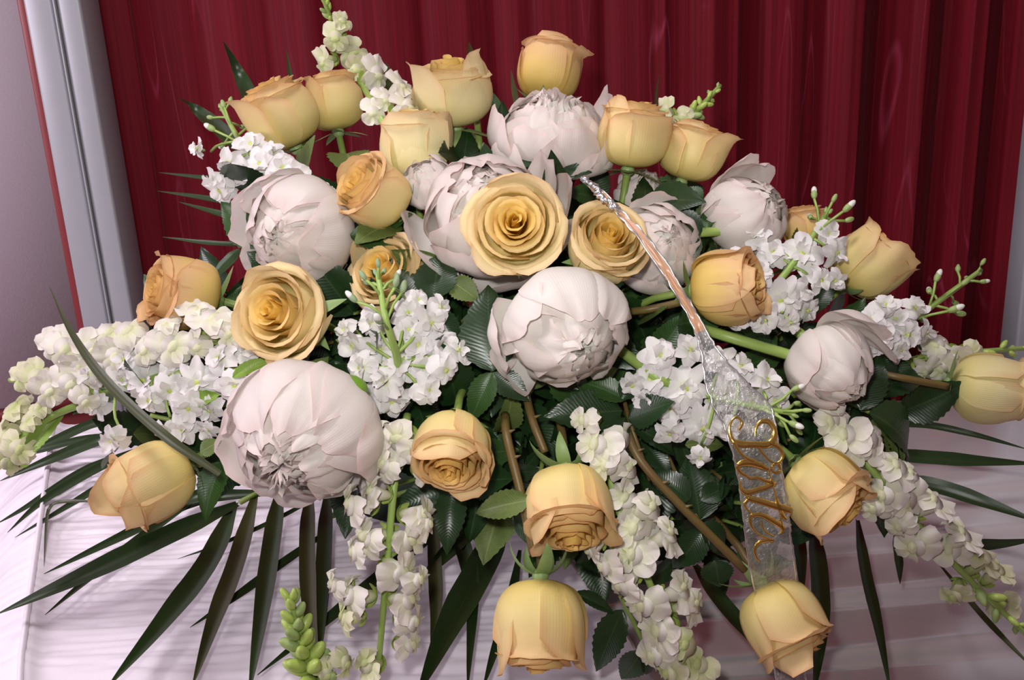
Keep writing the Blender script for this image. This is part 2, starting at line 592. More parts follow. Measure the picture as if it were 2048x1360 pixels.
def casket():
    root = thing('casket', (0.35, 0, FZ + 0.42), 'brushed silver metal casket with ridged closed lid under the flower spray', 'casket')
    ca, sa = math.cos(YAW), math.sin(YAW)
    def loft(name, prof, x0, x1, mat, z_off=0.0, nx=2):
        prof = np.array(prof, float)
        xs = np.linspace(x0, x1, nx)
        V = np.zeros((nx, len(prof), 3))
        for i, x in enumerate(xs):
            V[i, :, 0] = x * ca - prof[:, 0] * sa - 0.35
            V[i, :, 1] = x * sa + prof[:, 0] * ca
            V[i, :, 2] = prof[:, 1] - (FZ + 0.42)
        caps = []
        F = gridF(nx, len(prof))
        o = mk(name, V, F, mat, root)
        e = o.modifiers.new('thick', 'SOLIDIFY'); e.thickness = 0.004; e.offset = -1
        return o
    def rnd(pts, n=5):
        return smooth_path(pts, n * (len(pts) - 1) + 1)
    lid = rnd([(0.36, -0.10), (0.345, -0.055), (0.30, -0.03), (0.20, -0.014), (0.06, -0.010), (0.03, -0.011), (0.02, -0.017), (0.01, -0.018), (-0.03, -0.019), (-0.045, -0.021),
               (-0.055, -0.030), (-0.067, -0.031), (-0.10, -0.032), (-0.115, -0.034), (-0.125, -0.044), (-0.137, -0.045), (-0.17, -0.046), (-0.185, -0.048), (-0.196, -0.058), (-0.21, -0.060),
               (-0.25, -0.062), (-0.30, -0.066), (-0.318, -0.070), (-0.328, -0.078), (-0.345, -0.083), (-0.37, -0.090), (-0.385, -0.105)], 5)
    loft('lid', lid, -0.37, 1.35, M['lid'], nx=8)
    body = rnd([(0.37, -0.49), (0.365, -0.3), (0.365, -0.112), (0.0, -0.112), (-0.395, -0.112), (-0.40, -0.14), (-0.375, -0.17), (-0.37, -0.3), (-0.375, -0.45), (-0.40, -0.47), (-0.40, -0.50)], 4)
    loft('body', body, -0.37, 1.35, M['lid'], nx=8)
    V, F = tube(np.array([[-0.36 - 0.35, -0.43, -0.25 - (FZ + .42)], [1.0, -0.39, -0.25 - (FZ + .42)]]), 0.012, 10)
    mk('handle_bar', V, F, M['frame'], root)
    # stand
    st = thing('casket_stand', (0.35, 0, FZ), 'dark draped stand carrying the casket', 'stand')
    V, F = [], []
    box('skirt', (-0.70, -0.33, 0.0), (0.95, 0.33, 0.42), M['redwood'], st)


casket()


def cloth():
    """shirred white throw over the left part of the lid, hanging over its left end"""
    e0, e1 = on_z(52, 1290, 0.0)[0], on_z(88, 1020, 0.0)[0]
    edge = unit((e1 - e0)[:2])                       # direction of the left hem line, going back
    root = thing('casket_throw', (e0[0], e0[1], 0.0), 'white shirred satin throw with fine wrinkles spread over the left of the casket lid', 'cloth')
    ns, nt_ = 300, 330
    t = np.linspace(-0.28, 0.52, nt_)                # back along the hem
    s = np.linspace(-0.34, 0.50, ns)                 # across; s<0 hangs down
    S, T = np.meshgrid(s, t, indexing='ij')
    rng = np.random.default_rng(7)
    ax = np.array([math.cos(YAW + 0.01), math.sin(YAW + 0.01)])
    x0 = e0[0] + edge[0] * T
    y0 = e0[1] + edge[1] * T
    sp = np.maximum(S, 0)
    X = x0 + ax[0] * sp
    Y = y0 + ax[1] * sp
    # shirring: creases run along the casket, each one starting and ending unevenly
    ph = Y * 300 - X * 0.0
    warp = 1.6 * np.sin(X * 9 + Y * 23) + 1.1 * np.sin(X * 23 + 1.7 + Y * 61) + 0.7 * np.sin(X * 51 + Y * 37 + .4) + 0.4 * np.sin(X * 97 + Y * 180)
    w = np.abs(np.sin((ph + warp) / 2.0))
    amp = 0.0040 * (0.55 + 0.45 * np.sin(X * 37 + Y * 71) * np.sin(X * 19 - Y * 43 + 1))
    amp = amp * (0.5 + 0.5 * np.clip(1 - np.exp(-sp / 0.02), 0, 1))
    w2 = np.abs(np.sin((Y * 640 + 2.2 * np.sin(X * 17 + 2) + 1.1 * np.sin(X * 43 + Y * 60)) / 2))
    Z = amp * (w ** 0.6) + 0.0011 * w2 * np.clip(sp / 0.03, 0, 1)
    Z += 0.006 * np.exp(-((S - 0.004) / 0.007) ** 2)                 # corded hem along the end
    # drop off the end with hanging pleats
    hang = np.minimum(S, 0)
    a = np.clip(-hang / 0.03, 0, 1) * (PI / 2)
    Rb = 0.03 * 2 / PI
    out = Rb * np.sin(a) * 1.0
    dn = Rb * (1 - np.cos(a)) + np.clip(-hang - 0.03, 0, None)
    pleat = np.sin(T * 60 + 0.8 * np.sin(T * 17)) * np.clip(dn, 0, 0.25) * 0.10
    nrm = -ax
    X += nrm[0] * (out + pleat + dn * 1.1)
    Y += nrm[1] * (out + pleat + dn * 1.1)
    Z -= dn
    # falls forward with the lid's slope
    fall = np.clip(-0.20 - Y, 0, None)
    Z -= fall * 0.25
    V = np.stack([X - e0[0], Y - e0[1], Z], -1)
    o = mk('throw', V, gridF(ns, nt_), M['cloth'], root)
    o.modifiers.new('thick', 'SOLIDIFY').thickness = 0.0015
    # satin cord along the end
    P = np.stack([e0[0] + edge[0] * t, e0[1] + edge[1] * t, 0.0085 - np.clip(-0.20 - (e0[1] + edge[1] * t), 0, None) * 0.25], -1)[::8] - np.array([e0[0], e0[1], 0])
    V, F = tube(P, 0.0028, 8)
    mk('cord', V, F, M['cloth'], root)


cloth()
# ------------------------------------------------------------------ petals
def petal(rm, rt, h, W, phi, lip=0.2, lipang=90, nu=13, nv=15, base=0.14, p1=(1.25, 0.02), p2=(1.08, 0.65), rnd=0.32, rpow=2.6,
          flare=0.05, spiral=0.04, wav=0.012, wk=3, notch=0.0, seed=0, sag=0.0, fold=0.0, und=0.008):
    """one petal: a profile (r, z) swept over the half angle W (degrees) about azimuth phi; units of the flower's radius.
    returns vertices (axis frame) and the attributes pv (along), pu (across), pe (rim)"""
    rng = np.random.default_rng(seed)
    b = bez(np.array([base, 0.0]), np.array([rm * p1[0], h * p1[1]]), np.array([rm * p2[0], h * p2[1]]), np.array([rt, h]), 40)
    if lip > 0:
        t0 = b[-1] - b[-2]
        ang = math.atan2(t0[1], t0[0])
        k = 16
        pts, cur = [], b[-1]
        for i in range(k):
            ang -= math.radians(lipang) / k
            cur = cur + lip / k * np.array([math.cos(ang), math.sin(ang)])
            pts.append(cur)
        b = np.concatenate([b, np.array(pts)])
    seg = np.concatenate([[0], np.cumsum(np.linalg.norm(np.diff(b, axis=0), axis=1))])
    L = seg[-1]
    u = np.linspace(-1, 1, nu)
    v = np.linspace(0, 1, nv) ** 0.85
    U, Vv = np.meshgrid(u, v, indexing='ij')
    top = 1 - rnd * np.abs(u) ** rpow
    if notch:
        top = top - notch * np.exp(-(u / 0.16) ** 2) - notch * 0.5 * (0.5 + 0.5 * np.sin(u * 9 + rng.uniform(0, 6)))
    q = rng.uniform(0, 6, 4)
    top = top + 0.015 * np.sin(u * 5 + q[3])
    s = L * Vv * top[:, None]
    r = np.interp(s, seg, b[:, 0])
    z = np.interp(s, seg, b[:, 1])
    g = 0.72 + 0.28 * np.clip(Vv / 0.4, 0, 1)
    th = math.radians(phi) + math.radians(W) * U * g
    r = r + flare * np.abs(U) ** 4 * Vv + spiral * U * r
    wv = wav * np.sin(U * wk * 2.2 + q[0]) * Vv ** 2 + wav * 0.6 * np.sin(U * wk * 5.1 + q[1] + Vv * 3) * Vv ** 3
    bs = np.sin(PI * np.clip(Vv * 1.1, 0, 1))
    r = r + und * bs * (np.sin(U * 3.7 + q[2] * 2 + Vv * 2.5) + .6 * np.sin(U * 7.9 + q[1] * 3 - Vv * 4))
    r = r + wv
    z = z + wv * 0.7 - sag * U ** 2 * Vv
    if fold:
        r = r + fold * np.abs(U) * Vv * np.sin(Vv * PI) * -1
    X, Y = r * np.cos(th), r * np.sin(th)
    V = np.stack([X, Y, z], -1)
    rim = np.clip((Vv - 0.93) / 0.07, 0, 1) * 0.65
    rim = np.maximum(rim, np.clip((np.abs(U) - 0.9) / 0.1, 0, 1) * 0.4 * np.clip(Vv * 2 - .6, 0, 1))
    return V.reshape(-1, 3), gridF(nu, nv), Vv.ravel(), U.ravel(), rim.ravel()


def add_petal(root, org, fr, R, mat, pt, name='petal', **kw):
    if 'img' in kw:                       # azimuth given as a direction in the picture, 0 right, 90 up
        q = math.radians(kw.pop('img'))
        v = CR * math.cos(q) + CU * math.sin(q)
        kw['phi'] = math.degrees(math.atan2(v @ fr[1], v @ fr[0]))
    V, F, pv, pu, pe = petal(**kw)
    V = org + R * (V[:, :1] * fr[0] + V[:, 1:2] * fr[1] + V[:, 2:3] * fr[2])
    return mk(name, V, F, mat, root, {'pv': pv, 'pu': pu, 'pe': pe, 'pt': np.full(len(pv), pt)})


CORE = np.array([0.0, 0.10, 0.05])


def stem_to(root, p_base, a, mat, rad=0.0028, via=None, name='stem', org=None, upto=0.86):
    """stalk from the flower's base down into the heart of the bouquet"""
    if via is not None:
        P = smooth_path([p_base] + list(via), 12)
    else:
        tgt = CORE + (p_base - CORE) * np.array([0.35, 0.25, 0.15])
        d = np.linalg.norm(p_base - tgt)
        P = bez(p_base, p_base - a * d * 0.35, tgt + (p_base - tgt) * 0.3, tgt, 12)
        P = P[: max(4, int(12 * upto))]
    V, F = tube(P - org, rad, 7)
    return mk(name, V, F, mat, root)


def sepal_mesh(root, base, fr, R, phi, length, curl, mat, width=0.20):
    """narrow pointed sepal from the calyx; curl 0 hugs the bud, 1 stands out, 2 bends back"""
    n, k = 9, 5
    t = np.linspace(0, 1, n)
    u = np.linspace(-1, 1, k)
    r = [0.10]; z = [0.0]
    for i in range(1, n):
        al = math.radians(-4 + t[i] * (78 - 110 * curl))
        r.append(r[-1] + length / n * math.cos(al)); z.append(z[-1] + length / n * math.sin(al))
    r, z = np.array(r), np.array(z)
    w = width * np.sin(PI * (0.22 + 0.78 * t)) ** 0.8 * (1 - 0.3 * t)
    w[-1] = 0.006
    c, s = math.cos(phi), math.sin(phi)
    T, U = np.meshgrid(t, u, indexing='ij')
    rr = r[:, None] - 0.25 * w[:, None] * U ** 2
    lx = rr * c - w[:, None] * U * s
    ly = rr * s + w[:, None] * U * c
    lz = z[:, None] + 0 * U
    V = base + R * (lx[..., None] * fr[0] + ly[..., None] * fr[1] + lz[..., None] * fr[2])
    mk('sepal', V, gridF(n, k), mat, root)


# ------------------------------------------------------------------ roses
def rose(px, py, w, axis, opn, label, seed, mat='rose', dz=0.0, roll=0.0, sep=0.6, flaps=(), stem='stem', hh=1.0, via=None, turn=0.0):
    """px, py, w: middle and width of the bloom in the photograph; axis in camera space; opn 0 bud .. 1 open"""
    rng = np.random.default_rng(seed)
    p, t = on_dome(px, py, dz)
    R = 0.5 * w * t / FPX
    a = camdir(*axis)
    fr = frame(a)
    H = 2.05 * hh
    base = p - a * R * H * 0.48
    root = thing('yellow_rose', base, label, 'rose', 'yellow roses in the casket spray')
    org = np.zeros(3)
    mt = M[mat]
    def P(pt, **kw):
        kw.setdefault('seed', int(rng.integers(1e6)))
        add_petal(root, org, fr, R, mt, pt, **kw)
    ph = rng.uniform(0, 360) + turn
    GA = 137.5
    # rolled heart
    P(0, rm=.12, rt=.05, h=H * .94, W=172, phi=ph, lip=.0, spiral=.12, rnd=.1, base=.05, p2=(1.0, .6))
    n_in = 7 + int(5 * opn)
    for i in range(n_in):
        f = (i + 1) / n_in
        ph += GA
        rt_ = .07 + (.46 + .22 * opn) * f + rng.uniform(-.02, .02)
        cone = min(1.0, 1.3 * opn)                # open blooms: shells widen to their rims, so the insides show
        P(max(0, .10 + .50 * f - .3 * opn * (1 - f)), rm=(.15 + .55 * f) * (1 - cone) + rt_ * .62 * cone, rt=rt_, h=H * (.94 + .025 * rng.uniform(-1, 1) - .30 * opn * f),
          W=118 - 26 * f, phi=ph, lip=.05 + .06 * f + .05 * opn, lipang=70 + 50 * f, rnd=.12 + .06 * f, spiral=.09, base=.07, p2=(1.0, .55 + .1 * cone))
    n_mid = 4
    for i in range(n_mid):
        f = i / (n_mid - 1)
        ph += GA
        P(.76 + .12 * f, rm=.76 + .10 * f, rt=.62 + .10 * f + .26 * opn, h=H * (.92 - .03 * f - .38 * opn + rng.uniform(-.02, .02)), W=88, phi=ph,
          lip=.12 + .07 * f + .06 * opn, lipang=90 + 40 * f, rnd=.20, rpow=3, spiral=.08, flare=.05)
    n_out = 4
    for i in range(n_out):
        f = i / (n_out - 1)
        ph += GA * .68
        P(.94 + .06 * f, rm=.91 + .05 * f, rt=.80 + .04 * f + .38 * opn, h=H * (.88 - .08 * f - .42 * opn + rng.uniform(-.05, .03)), W=92 - 14 * opn, phi=ph + rng.uniform(-12, 12),
          lip=.20 + .12 * f + .10 * opn, lipang=125 + 60 * rng.random(), rnd=.24, rpow=2.8, spiral=.085, flare=.08, wav=.022)
    for fl in flaps:
        d = dict(rm=1.0, rt=.95, h=H * .8, W=58, lip=.32, lipang=120, rnd=.28, rpow=2.6, spiral=.06, flare=.09, wav=.025)
        fl = dict(fl); fl['W'] = fl.get('W', 58) * 1.18
        d.update(fl)
        if 'hf' in d: d['h'] = H * d.pop('hf')
        P(1.0, **d)
    # calyx
    V, F = blob(org - a * R * .10, fr[0], fr[1], a, R * .22, R * .22, R * .20, 10, 7)
    mk('rose_hip', V, F, M['sepal'], root)
    for k in range(5):
        sepal_mesh(root, org - a * R * .10, fr, R, k * 2 * PI / 5 + roll + rng.uniform(-.2, .2), 1.05 + .35 * rng.random(), np.clip(sep + rng.uniform(-.25, .25), 0, 1.6), M['sepal'])
    stem_to(root, base - a * R * .2, a, M[stem], .0031, via=via, org=base)
    return root


G = 'roses'
rose(560, 228, 138, (-.38, .86, .34), .12, 'yellow rosebud at the upper left, its outer petal flared out to the left', 11, 'rose', sep=.5,
     flaps=[dict(phi=-55, hf=.80, rt=1.12, lip=.42, lipang=70, W=42), dict(phi=15, hf=.86, rt=.8, W=60, lip=.15)])
rose(667, 204, 112, (-.15, .95, .1), .0, 'small peach yellow rosebud beside the upper left rosebud, below the snapdragon', 12, 'rose', dz=.03, sep=.7)
rose(905, 182, 140, (-.06, .90, .38), .35, 'tall cream yellow rose at top centre with its rim rolled outward', 13, 'rose_pale', sep=.9,
     flaps=[dict(phi=-60, hf=.84, rt=1.15, lip=.28, lipang=60, W=45), dict(phi=60, hf=.95, rt=.82, lip=.25, lipang=80, W=36), dict(phi=10, hf=.78, rt=.86, lip=.16, lipang=150, W=70)])
rose(1095, 140, 118, (.10, .98, -.05), .05, 'orange yellow rosebud at the very top, behind the loose pink peony', 14, 'rose_deep', dz=.05, sep=.5,
     flaps=[dict(phi=75, hf=.72, rt=1.10, lip=.55, lipang=150, W=30), dict(phi=0, hf=.95, rt=.80, lip=.1, W=62)], hh=1.05)
rose(830, 288, 138, (-.03, .93, .25), .15, 'pale yellow square shouldered rosebud behind the small pink peony', 15, 'rose_pale', dz=.015,
     flaps=[dict(phi=0, hf=.92, rt=.92, lip=.15, lipang=120, W=52, rnd=.15), dict(phi=70, hf=.9, rt=1.0, lip=.1, W=40)], sep=.5)
rose(747, 388, 132, (-.62, .42, .62), .25, 'golden rosebud tilted left, left of the large central pink peony', 16, 'rose', dz=-.01,
     flaps=[dict(phi=5, hf=.78, rt=.98, lip=.22, lipang=120, W=45), dict(phi=170, hf=.95, rt=.8, lip=.1)], sep=.5)
rose(1030, 450, 150, (-.03, .12, 1), .85, 'open golden yellow rose facing the viewer at the centre of the spray', 17, 'rose_pale', dz=-.045, hh=.8,
     flaps=[dict(phi=-38, hf=.62, rt=1.32, lip=.25, lipang=70, W=36), dict(phi=28, hf=.6, rt=1.30, lip=.22, lipang=60, W=44), dict(phi=150, hf=.8, rt=1.18, lip=.14, W=52)], sep=.9)
rose(1264, 268, 132, (.10, .95, .22), .1, 'yellow rosebud at the upper right standing left of its twin', 18, 'rose', sep=.8,
     flaps=[dict(phi=15, hf=.70, rt=1.10, lip=.34, lipang=95, W=66), dict(phi=-55, hf=.98, rt=.75, lip=.12, W=40)])
rose(1383, 302, 118, (.28, .90, .15), .15, 'yellow rosebud at the upper right below a green snapdragon tip, lip flared right', 19, 'rose', dz=.015, sep=.9,
     flaps=[dict(phi=55, hf=.78, rt=1.20, lip=.45, lipang=85, W=40), dict(phi=-30, hf=.9, rt=.8, lip=.15)])
rose(1212, 487, 144, (.18, .42, .9), .3, 'yellow rose with a tight golden heart, right of the open central rose', 20, 'rose_pale', dz=-.03, hh=.85,
     flaps=[dict(phi=45, hf=.66, rt=1.12, lip=.22, lipang=110, W=66), dict(phi=-40, hf=.8, rt=.85, lip=.15, W=60)], sep=.5)
rose(778, 550, 132, (-.30, .35, .75), .55, 'half hidden pale rose with an open peach heart behind the central stock tip', 21, 'rose_pale', dz=.025,
     flaps=[dict(phi=190, hf=.95, rt=1.0, lip=.1, W=48, rnd=.5), dict(phi=95, hf=.8, rt=1.05, lip=.2)], sep=.6)
rose(566, 626, 160, (-.34, .10, .9), .5, 'pale yellow open rose left of the central white stock, heart turned left', 22, 'rose_pale', dz=-.035, hh=.85,
     flaps=[dict(phi=-10, hf=.62, rt=1.25, lip=.30, lipang=70, W=48), dict(phi=150, hf=.9, rt=1.0, lip=.16, W=46), dict(phi=-90, hf=.85, rt=1.0, lip=.2)], sep=.8)
rose(365, 586, 138, (-.55, .12, .42), .15, 'deep golden rose lying on its side at the far left by the frame', 23, 'rose_deep', dz=0,
     flaps=[dict(phi=10, hf=.74, rt=.98, lip=.14, lipang=100, W=60), dict(phi=90, hf=.9, rt=.9, lip=.25, W=50), dict(phi=-90, hf=.9, rt=.92, lip=.25, W=50)], sep=.5)
rose(1455, 572, 142, (.72, .08, .45), .15, 'golden rosebud lying to the right between the ribbon and the right white stock', 24, 'rose_deep', dz=-.02, sep=.6,
     flaps=[dict(phi=25, hf=.92, rt=.85, lip=.16, lipang=100, W=42), dict(phi=-30, hf=.95, rt=.75, lip=.25, lipang=120, W=34), dict(phi=100, hf=.9, rt=.9, lip=.18)])
rose(1735, 527, 128, (.55, .55, .15), .1, 'peach yellow rose at the right edge seen from behind, frilled tips to the right', 25, 'rose', dz=.02, sep=.3,
     flaps=[dict(phi=20, hf=.92, rt=1.0, lip=.28, lipang=80, W=52, wav=.05), dict(phi=90, hf=.85, rt=1.12, lip=.3, lipang=60, W=46, wav=.05), dict(phi=-80, hf=.9, rt=.95, lip=.25, W=42)])
rose(1612, 452, 84, (-.1, .9, .1), .1, 'small orange rose peeping out behind the right peony bud', 26, 'rose_deep', dz=.06, sep=.6)
rose(1978, 776, 132, (.88, -.08, .12), .0, 'cream and pink rosebud pointing right at the right edge of the picture', 27, 'rose_pale', dz=-.02, sep=.9,
     flaps=[dict(phi=35, hf=.95, rt=.80, lip=.22, lipang=60, W=55), dict(phi=-45, hf=.97, rt=.7, lip=.06, W=55)], hh=1.1)
rose(300, 966, 150, (-.72, -.42, .48), .35, 'golden rose at the lower left pointing down to the left over the throw', 28, 'rose', dz=-.02, sep=.4,
     flaps=[dict(phi=30, hf=.92, rt=.88, lip=.30, lipang=90, W=36), dict(phi=180, hf=.97, rt=.9, lip=.35, lipang=70, W=40), dict(phi=-30, hf=.94, rt=.8, lip=.15)], hh=1.15)
rose(903, 902, 140, (-.05, -.62, .75), .4, 'yellow rose facing down at lower centre left, cream petal folded back on its right', 29, 'rose', dz=-.03,
     flaps=[dict(img=5, hf=.82, rt=1.05, lip=.25, lipang=80, W=46), dict(img=-70, hf=.72, rt=1.25, lip=.22, lipang=60, W=38), dict(img=95, hf=.94, rt=.8, lip=.08, W=60)], sep=.3, hh=1.1)
rose(1140, 1018, 158, (.05, -.78, .52), .4, 'golden rose hanging down at lower centre above the bottom rosebud', 30, 'rose', dz=-.03,
     flaps=[dict(img=5, hf=.84, rt=1.1, lip=.2, lipang=70, W=50), dict(phi=0, hf=.70, rt=.94, lip=.24, lipang=140, W=46), dict(img=180, hf=.9, rt=.95, lip=.18)], sep=1.4, stem='stem_brown', hh=1.1)
rose(1080, 1252, 165, (-.02, -.92, .30), .2, 'large peach yellow rosebud hanging at the bottom centre of the spray', 31, 'rose', dz=-.035,
     flaps=[dict(phi=25, hf=.78, rt=.86, lip=.12, lipang=100, W=66), dict(img=-5, hf=.86, rt=1.05, lip=.18, lipang=70, W=46), dict(img=185, hf=.97, rt=.95, lip=.1, W=44)], sep=1.6, stem='stem_brown', hh=1.12,
     via=None)
rose(1652, 982, 148, (.55, -.60, .44), .32, 'pale gold rosebud right of the lettered ribbon, pointing down to the right', 32, 'rose', dz=-.03,
     flaps=[dict(phi=10, hf=.86, rt=1.0, lip=.22, lipang=70, W=60), dict(img=225, hf=.84, rt=1.05, lip=.2, lipang=50, W=44), dict(img=45, hf=.9, rt=.85, lip=.1)], sep=.6, hh=1.05)
rose(1568, 1246, 148, (.42, -.82, .36), .28, 'peach yellow rosebud at the lower right lying over the end of the ribbon', 33, 'rose', dz=-.03,
     flaps=[dict(img=205, hf=.84, rt=1.0, lip=.18, lipang=60, W=48), dict(phi=15, hf=.97, rt=.7, lip=.3, lipang=110, W=46), dict(img=25, hf=.72, rt=1.05, lip=.16)], sep=1.3, stem='stem_brown', hh=1.12)


# ------------------------------------------------------------------ peonies
def peony(px, py, w, axis, label, seed, opn=0.0, mat='peony', dz=0.0, guards=(), ncore=7, n_in=9, n_mid=8, hh=1.0, stem='stem', frill=1.0, via=None):
    rng = np.random.default_rng(seed)
    p, t = on_dome(px, py, dz)
    R = 0.5 * w * t / FPX
    a = camdir(*axis)
    fr = frame(a)
    H = 1.85 * hh
    base = p - a * R * H * 0.5
    root = thing('white_peony', base, label, 'peony', 'white and blush peonies in the casket spray')
    org = np.zeros(3)
    mt = M[mat]
    def P(pt, **kw):
        kw.setdefault('seed', int(rng.integers(1e6)))
        kw.setdefault('und', .024)
        kw.setdefault('nu', 17)
        add_petal(root, org, fr, R, mt, pt, base=.12, p1=(1.45, .0), p2=kw.pop('p2', (1.30, .80)), **kw)
    ph = rng.uniform(0, 360)
    closed_ = frill < 1.2 and opn < .15
    # crumpled heart
    V, F = blob(org + a * R * H * .58, fr[0], fr[1], a, R * .72, R * .72, R * H * .28, 20, 14, .07, rng)
    n = len(V)
    mk('petal_heart', V, F, mt, root, {'pv': np.full(n, .7), 'pu': np.zeros(n), 'pe': np.zeros(n), 'pt': np.zeros(n)})
    for i in range(ncore + 4):
        ph += 137.5
        f = (i + 1) / (ncore + 4)
        P(.0 + .2 * f, rm=.22 + .38 * f, rt=.06 + .36 * f + rng.uniform(-.06, .06), h=H * ((.86 if closed_ else .92) - .05 * f + rng.uniform(-.06, .05)), W=30 + 26 * rng.random(), phi=ph, lip=.10 + .14 * frill * rng.random(), lipang=rng.uniform(40, 150),
          rnd=.22, wav=.06 * frill, wk=4, notch=.07 * frill, spiral=rng.uniform(-.14, .14), flare=.05)
    closed = frill < 1.2 and opn < .15
    for i in range(n_in):
        ph += 137.5
        f = i / n_in
        if closed:      # broad petals folded over the heart
            P(.15 + .45 * f, rm=.62 + .24 * f, rt=.04 + .30 * f + rng.uniform(-.03, .06), h=H * (.975 - .05 * f + rng.uniform(-.03, .02)), W=58 + 22 * rng.random(), phi=ph + rng.uniform(-20, 20), lip=.03 + .05 * rng.random(), lipang=rng.uniform(0, 90),
              rnd=.26, wav=.03, wk=2, notch=.05, spiral=rng.uniform(-.08, .08), flare=.05)
            continue
        P(.30 + .3 * f, rm=.66 + .20 * f, rt=.28 + .22 * f + .35 * opn + rng.uniform(-.10, .10), h=H * (.95 + rng.uniform(-.07, .05) - .1 * opn), W=40 + 18 * rng.random(), phi=ph + rng.uniform(-15, 15), lip=.06 + .12 * rng.random(), lipang=rng.uniform(-30, 110),
          rnd=.30, wav=.04, wk=3, notch=.06, spiral=rng.uniform(-.10, .10), flare=.06)
    for i in range(n_mid):
        ph += 137.5
        f = i / max(1, n_mid - 1)
        P(.70 + .25 * f, rm=.86 + .14 * f, rt=.46 + .16 * f + .5 * opn + rng.uniform(-.12, .12), h=H * (.90 - .10 * f + rng.uniform(-.08, .04) - .12 * opn), W=44 + 16 * rng.random(), phi=ph + rng.uniform(-18, 18), lip=.05 + .08 * rng.random(), lipang=rng.uniform(-30, 70),
          rnd=.36, wav=.035, wk=2, notch=.05, spiral=rng.uniform(-.12, .12), flare=.09)
    for g in guards:
        d = dict(rm=1.02, rt=.95, h=H * .75, W=46, lip=.1, lipang=20, rnd=.42, rpow=2.3, wav=.03, notch=.03, spiral=rng.uniform(-.04, .04), flare=.0)
        d.update(g)
        if 'hf' in d: d['h'] = H * d.pop('hf')
        P(1.0, **d)
    V, F = blob(org - a * R * .06, fr[0], fr[1], a, R * .26, R * .26, R * .16, 10, 7)
    mk('receptacle', V, F, M['sepal'], root)
    for k in range(3):
        sepal_mesh(root, org - a * R * .05, fr, R, k * 2 * PI / 3 + rng.uniform(-.3, .3), .75, .25, M['sepal'], .24)
    stem_to(root, base - a * R * .15, a, M[stem], .0042, via=via, org=base)
    return root


OPEN = dict(p2=(1.5, .35))
peony(588, 462, 196, (-.32, -.28, .9), 'round white peony globe at the left between three yellow roses', 41, 0, 'peony', dz=.0,
      guards=[dict(img=75, hf=.85, rt=.62, W=50), dict(img=5, hf=.82, rt=.66, W=48, rm=1.06), dict(img=178, hf=.50, rt=1.50, W=34, **OPEN), dict(img=214, hf=.46, rt=1.50, W=30, **OPEN), dict(img=272, hf=.62, rt=1.22, W=42), dict(img=128, hf=.72, rt=1.15, W=40), dict(img=310, hf=.8, rt=.8, W=40)])
peony(975, 418, 216, (.0, .42, .9), 'largest blush pink peony behind the open central rose', 42, .12, 'peony', dz=-.005,
      guards=[dict(phi=-62, hf=.72, rt=1.62, W=36, **OPEN), dict(phi=-25, hf=.66, rt=1.25, W=40), dict(phi=88, hf=.90, rt=1.50, W=36, **OPEN), dict(phi=60, hf=.78, rt=1.75, W=30, **OPEN), dict(phi=118, hf=.95, rt=1.25, W=24), dict(phi=180, hf=.9, rt=.5, W=56), dict(phi=-120, hf=.85, rt=.7, W=48),
              dict(phi=18, hf=.40, rt=1.55, W=34, **OPEN)])
peony(1108, 258, 186, (.08, .80, .5), 'loose open pale pink peony at top centre below the topmost rosebud', 43, .5, 'peony', dz=.02, hh=.85, ncore=8,
      guards=[dict(phi=-70, hf=.8, rt=1.32, W=36, **OPEN), dict(phi=-25, hf=.72, rt=1.22, W=40), dict(phi=20, hf=.78, rt=1.2, W=40), dict(phi=65, hf=.75, rt=1.4, W=34, **OPEN), dict(phi=110, hf=1.0, rt=1.2, W=34), dict(phi=40, hf=.45, rt=1.38, W=28, **OPEN), dict(phi=-45, hf=.45, rt=1.35, W=30, **OPEN)])
peony(1140, 664, 216, (.30, -.42, .88), 'large round white peony at the centre below the open rose', 44, 0, 'peony_white', dz=-.035, n_in=12, ncore=9,
      guards=[dict(img=98, hf=.90, rt=.58, W=48, rm=1.08), dict(img=52, hf=.88, rt=.66, W=40, rm=1.05), dict(img=150, hf=.75, rt=1.05, W=40), dict(img=192, hf=.50, rt=1.36, W=36, **OPEN), dict(img=232, hf=.42, rt=1.50, W=30, **OPEN), dict(img=20, hf=.85, rt=.62, W=42)])
peony(1318, 492, 156, (.2, .15, .9), 'blush peony half hidden behind the rose at centre right', 45, .05, 'peony', dz=.01,
      guards=[dict(phi=170, hf=.9, rt=.6, W=50), dict(phi=200, hf=.62, rt=1.35, W=36), dict(phi=10, hf=.6, rt=1.1, W=46), dict(phi=90, hf=.85, rt=.6, W=44), dict(phi=-80, hf=.8, rt=.7, W=44)])
peony(1500, 428, 154, (.42, .35, .8), 'smooth blush peony bud at the upper right with one petal raised behind it', 46, 0, 'peony', dz=.01, ncore=5, n_in=7,
      guards=[dict(phi=-35, hf=.97, rt=.30, W=72, rm=1.05), dict(phi=208, hf=1.0, rt=.95, W=36), dict(phi=10, hf=.9, rt=.5, W=60), dict(phi=228, hf=.95, rt=1.25, W=36)], hh=1.02)
peony(606, 876, 262, (-.26, -.46, .86), 'largest white peony at the lower left with a ruffled creamy centre', 47, .0, 'peony', dz=-.03, ncore=16, n_in=8, n_mid=5, frill=1.5,
      guards=[dict(img=118, hf=.90, rt=.66, W=44, rm=1.07), dict(img=72, hf=.93, rt=.60, W=42, rm=1.05), dict(img=32, hf=.86, rt=.74, W=40, rm=1.06), dict(img=0, hf=.74, rt=1.10, W=36), dict(img=205, hf=.62, rt=1.42, W=44), dict(img=238, hf=.70, rt=1.12, W=40), dict(img=155, hf=.74, rt=1.10, W=36), dict(img=312, hf=.52, rt=1.5, W=24, **OPEN)], hh=.95)
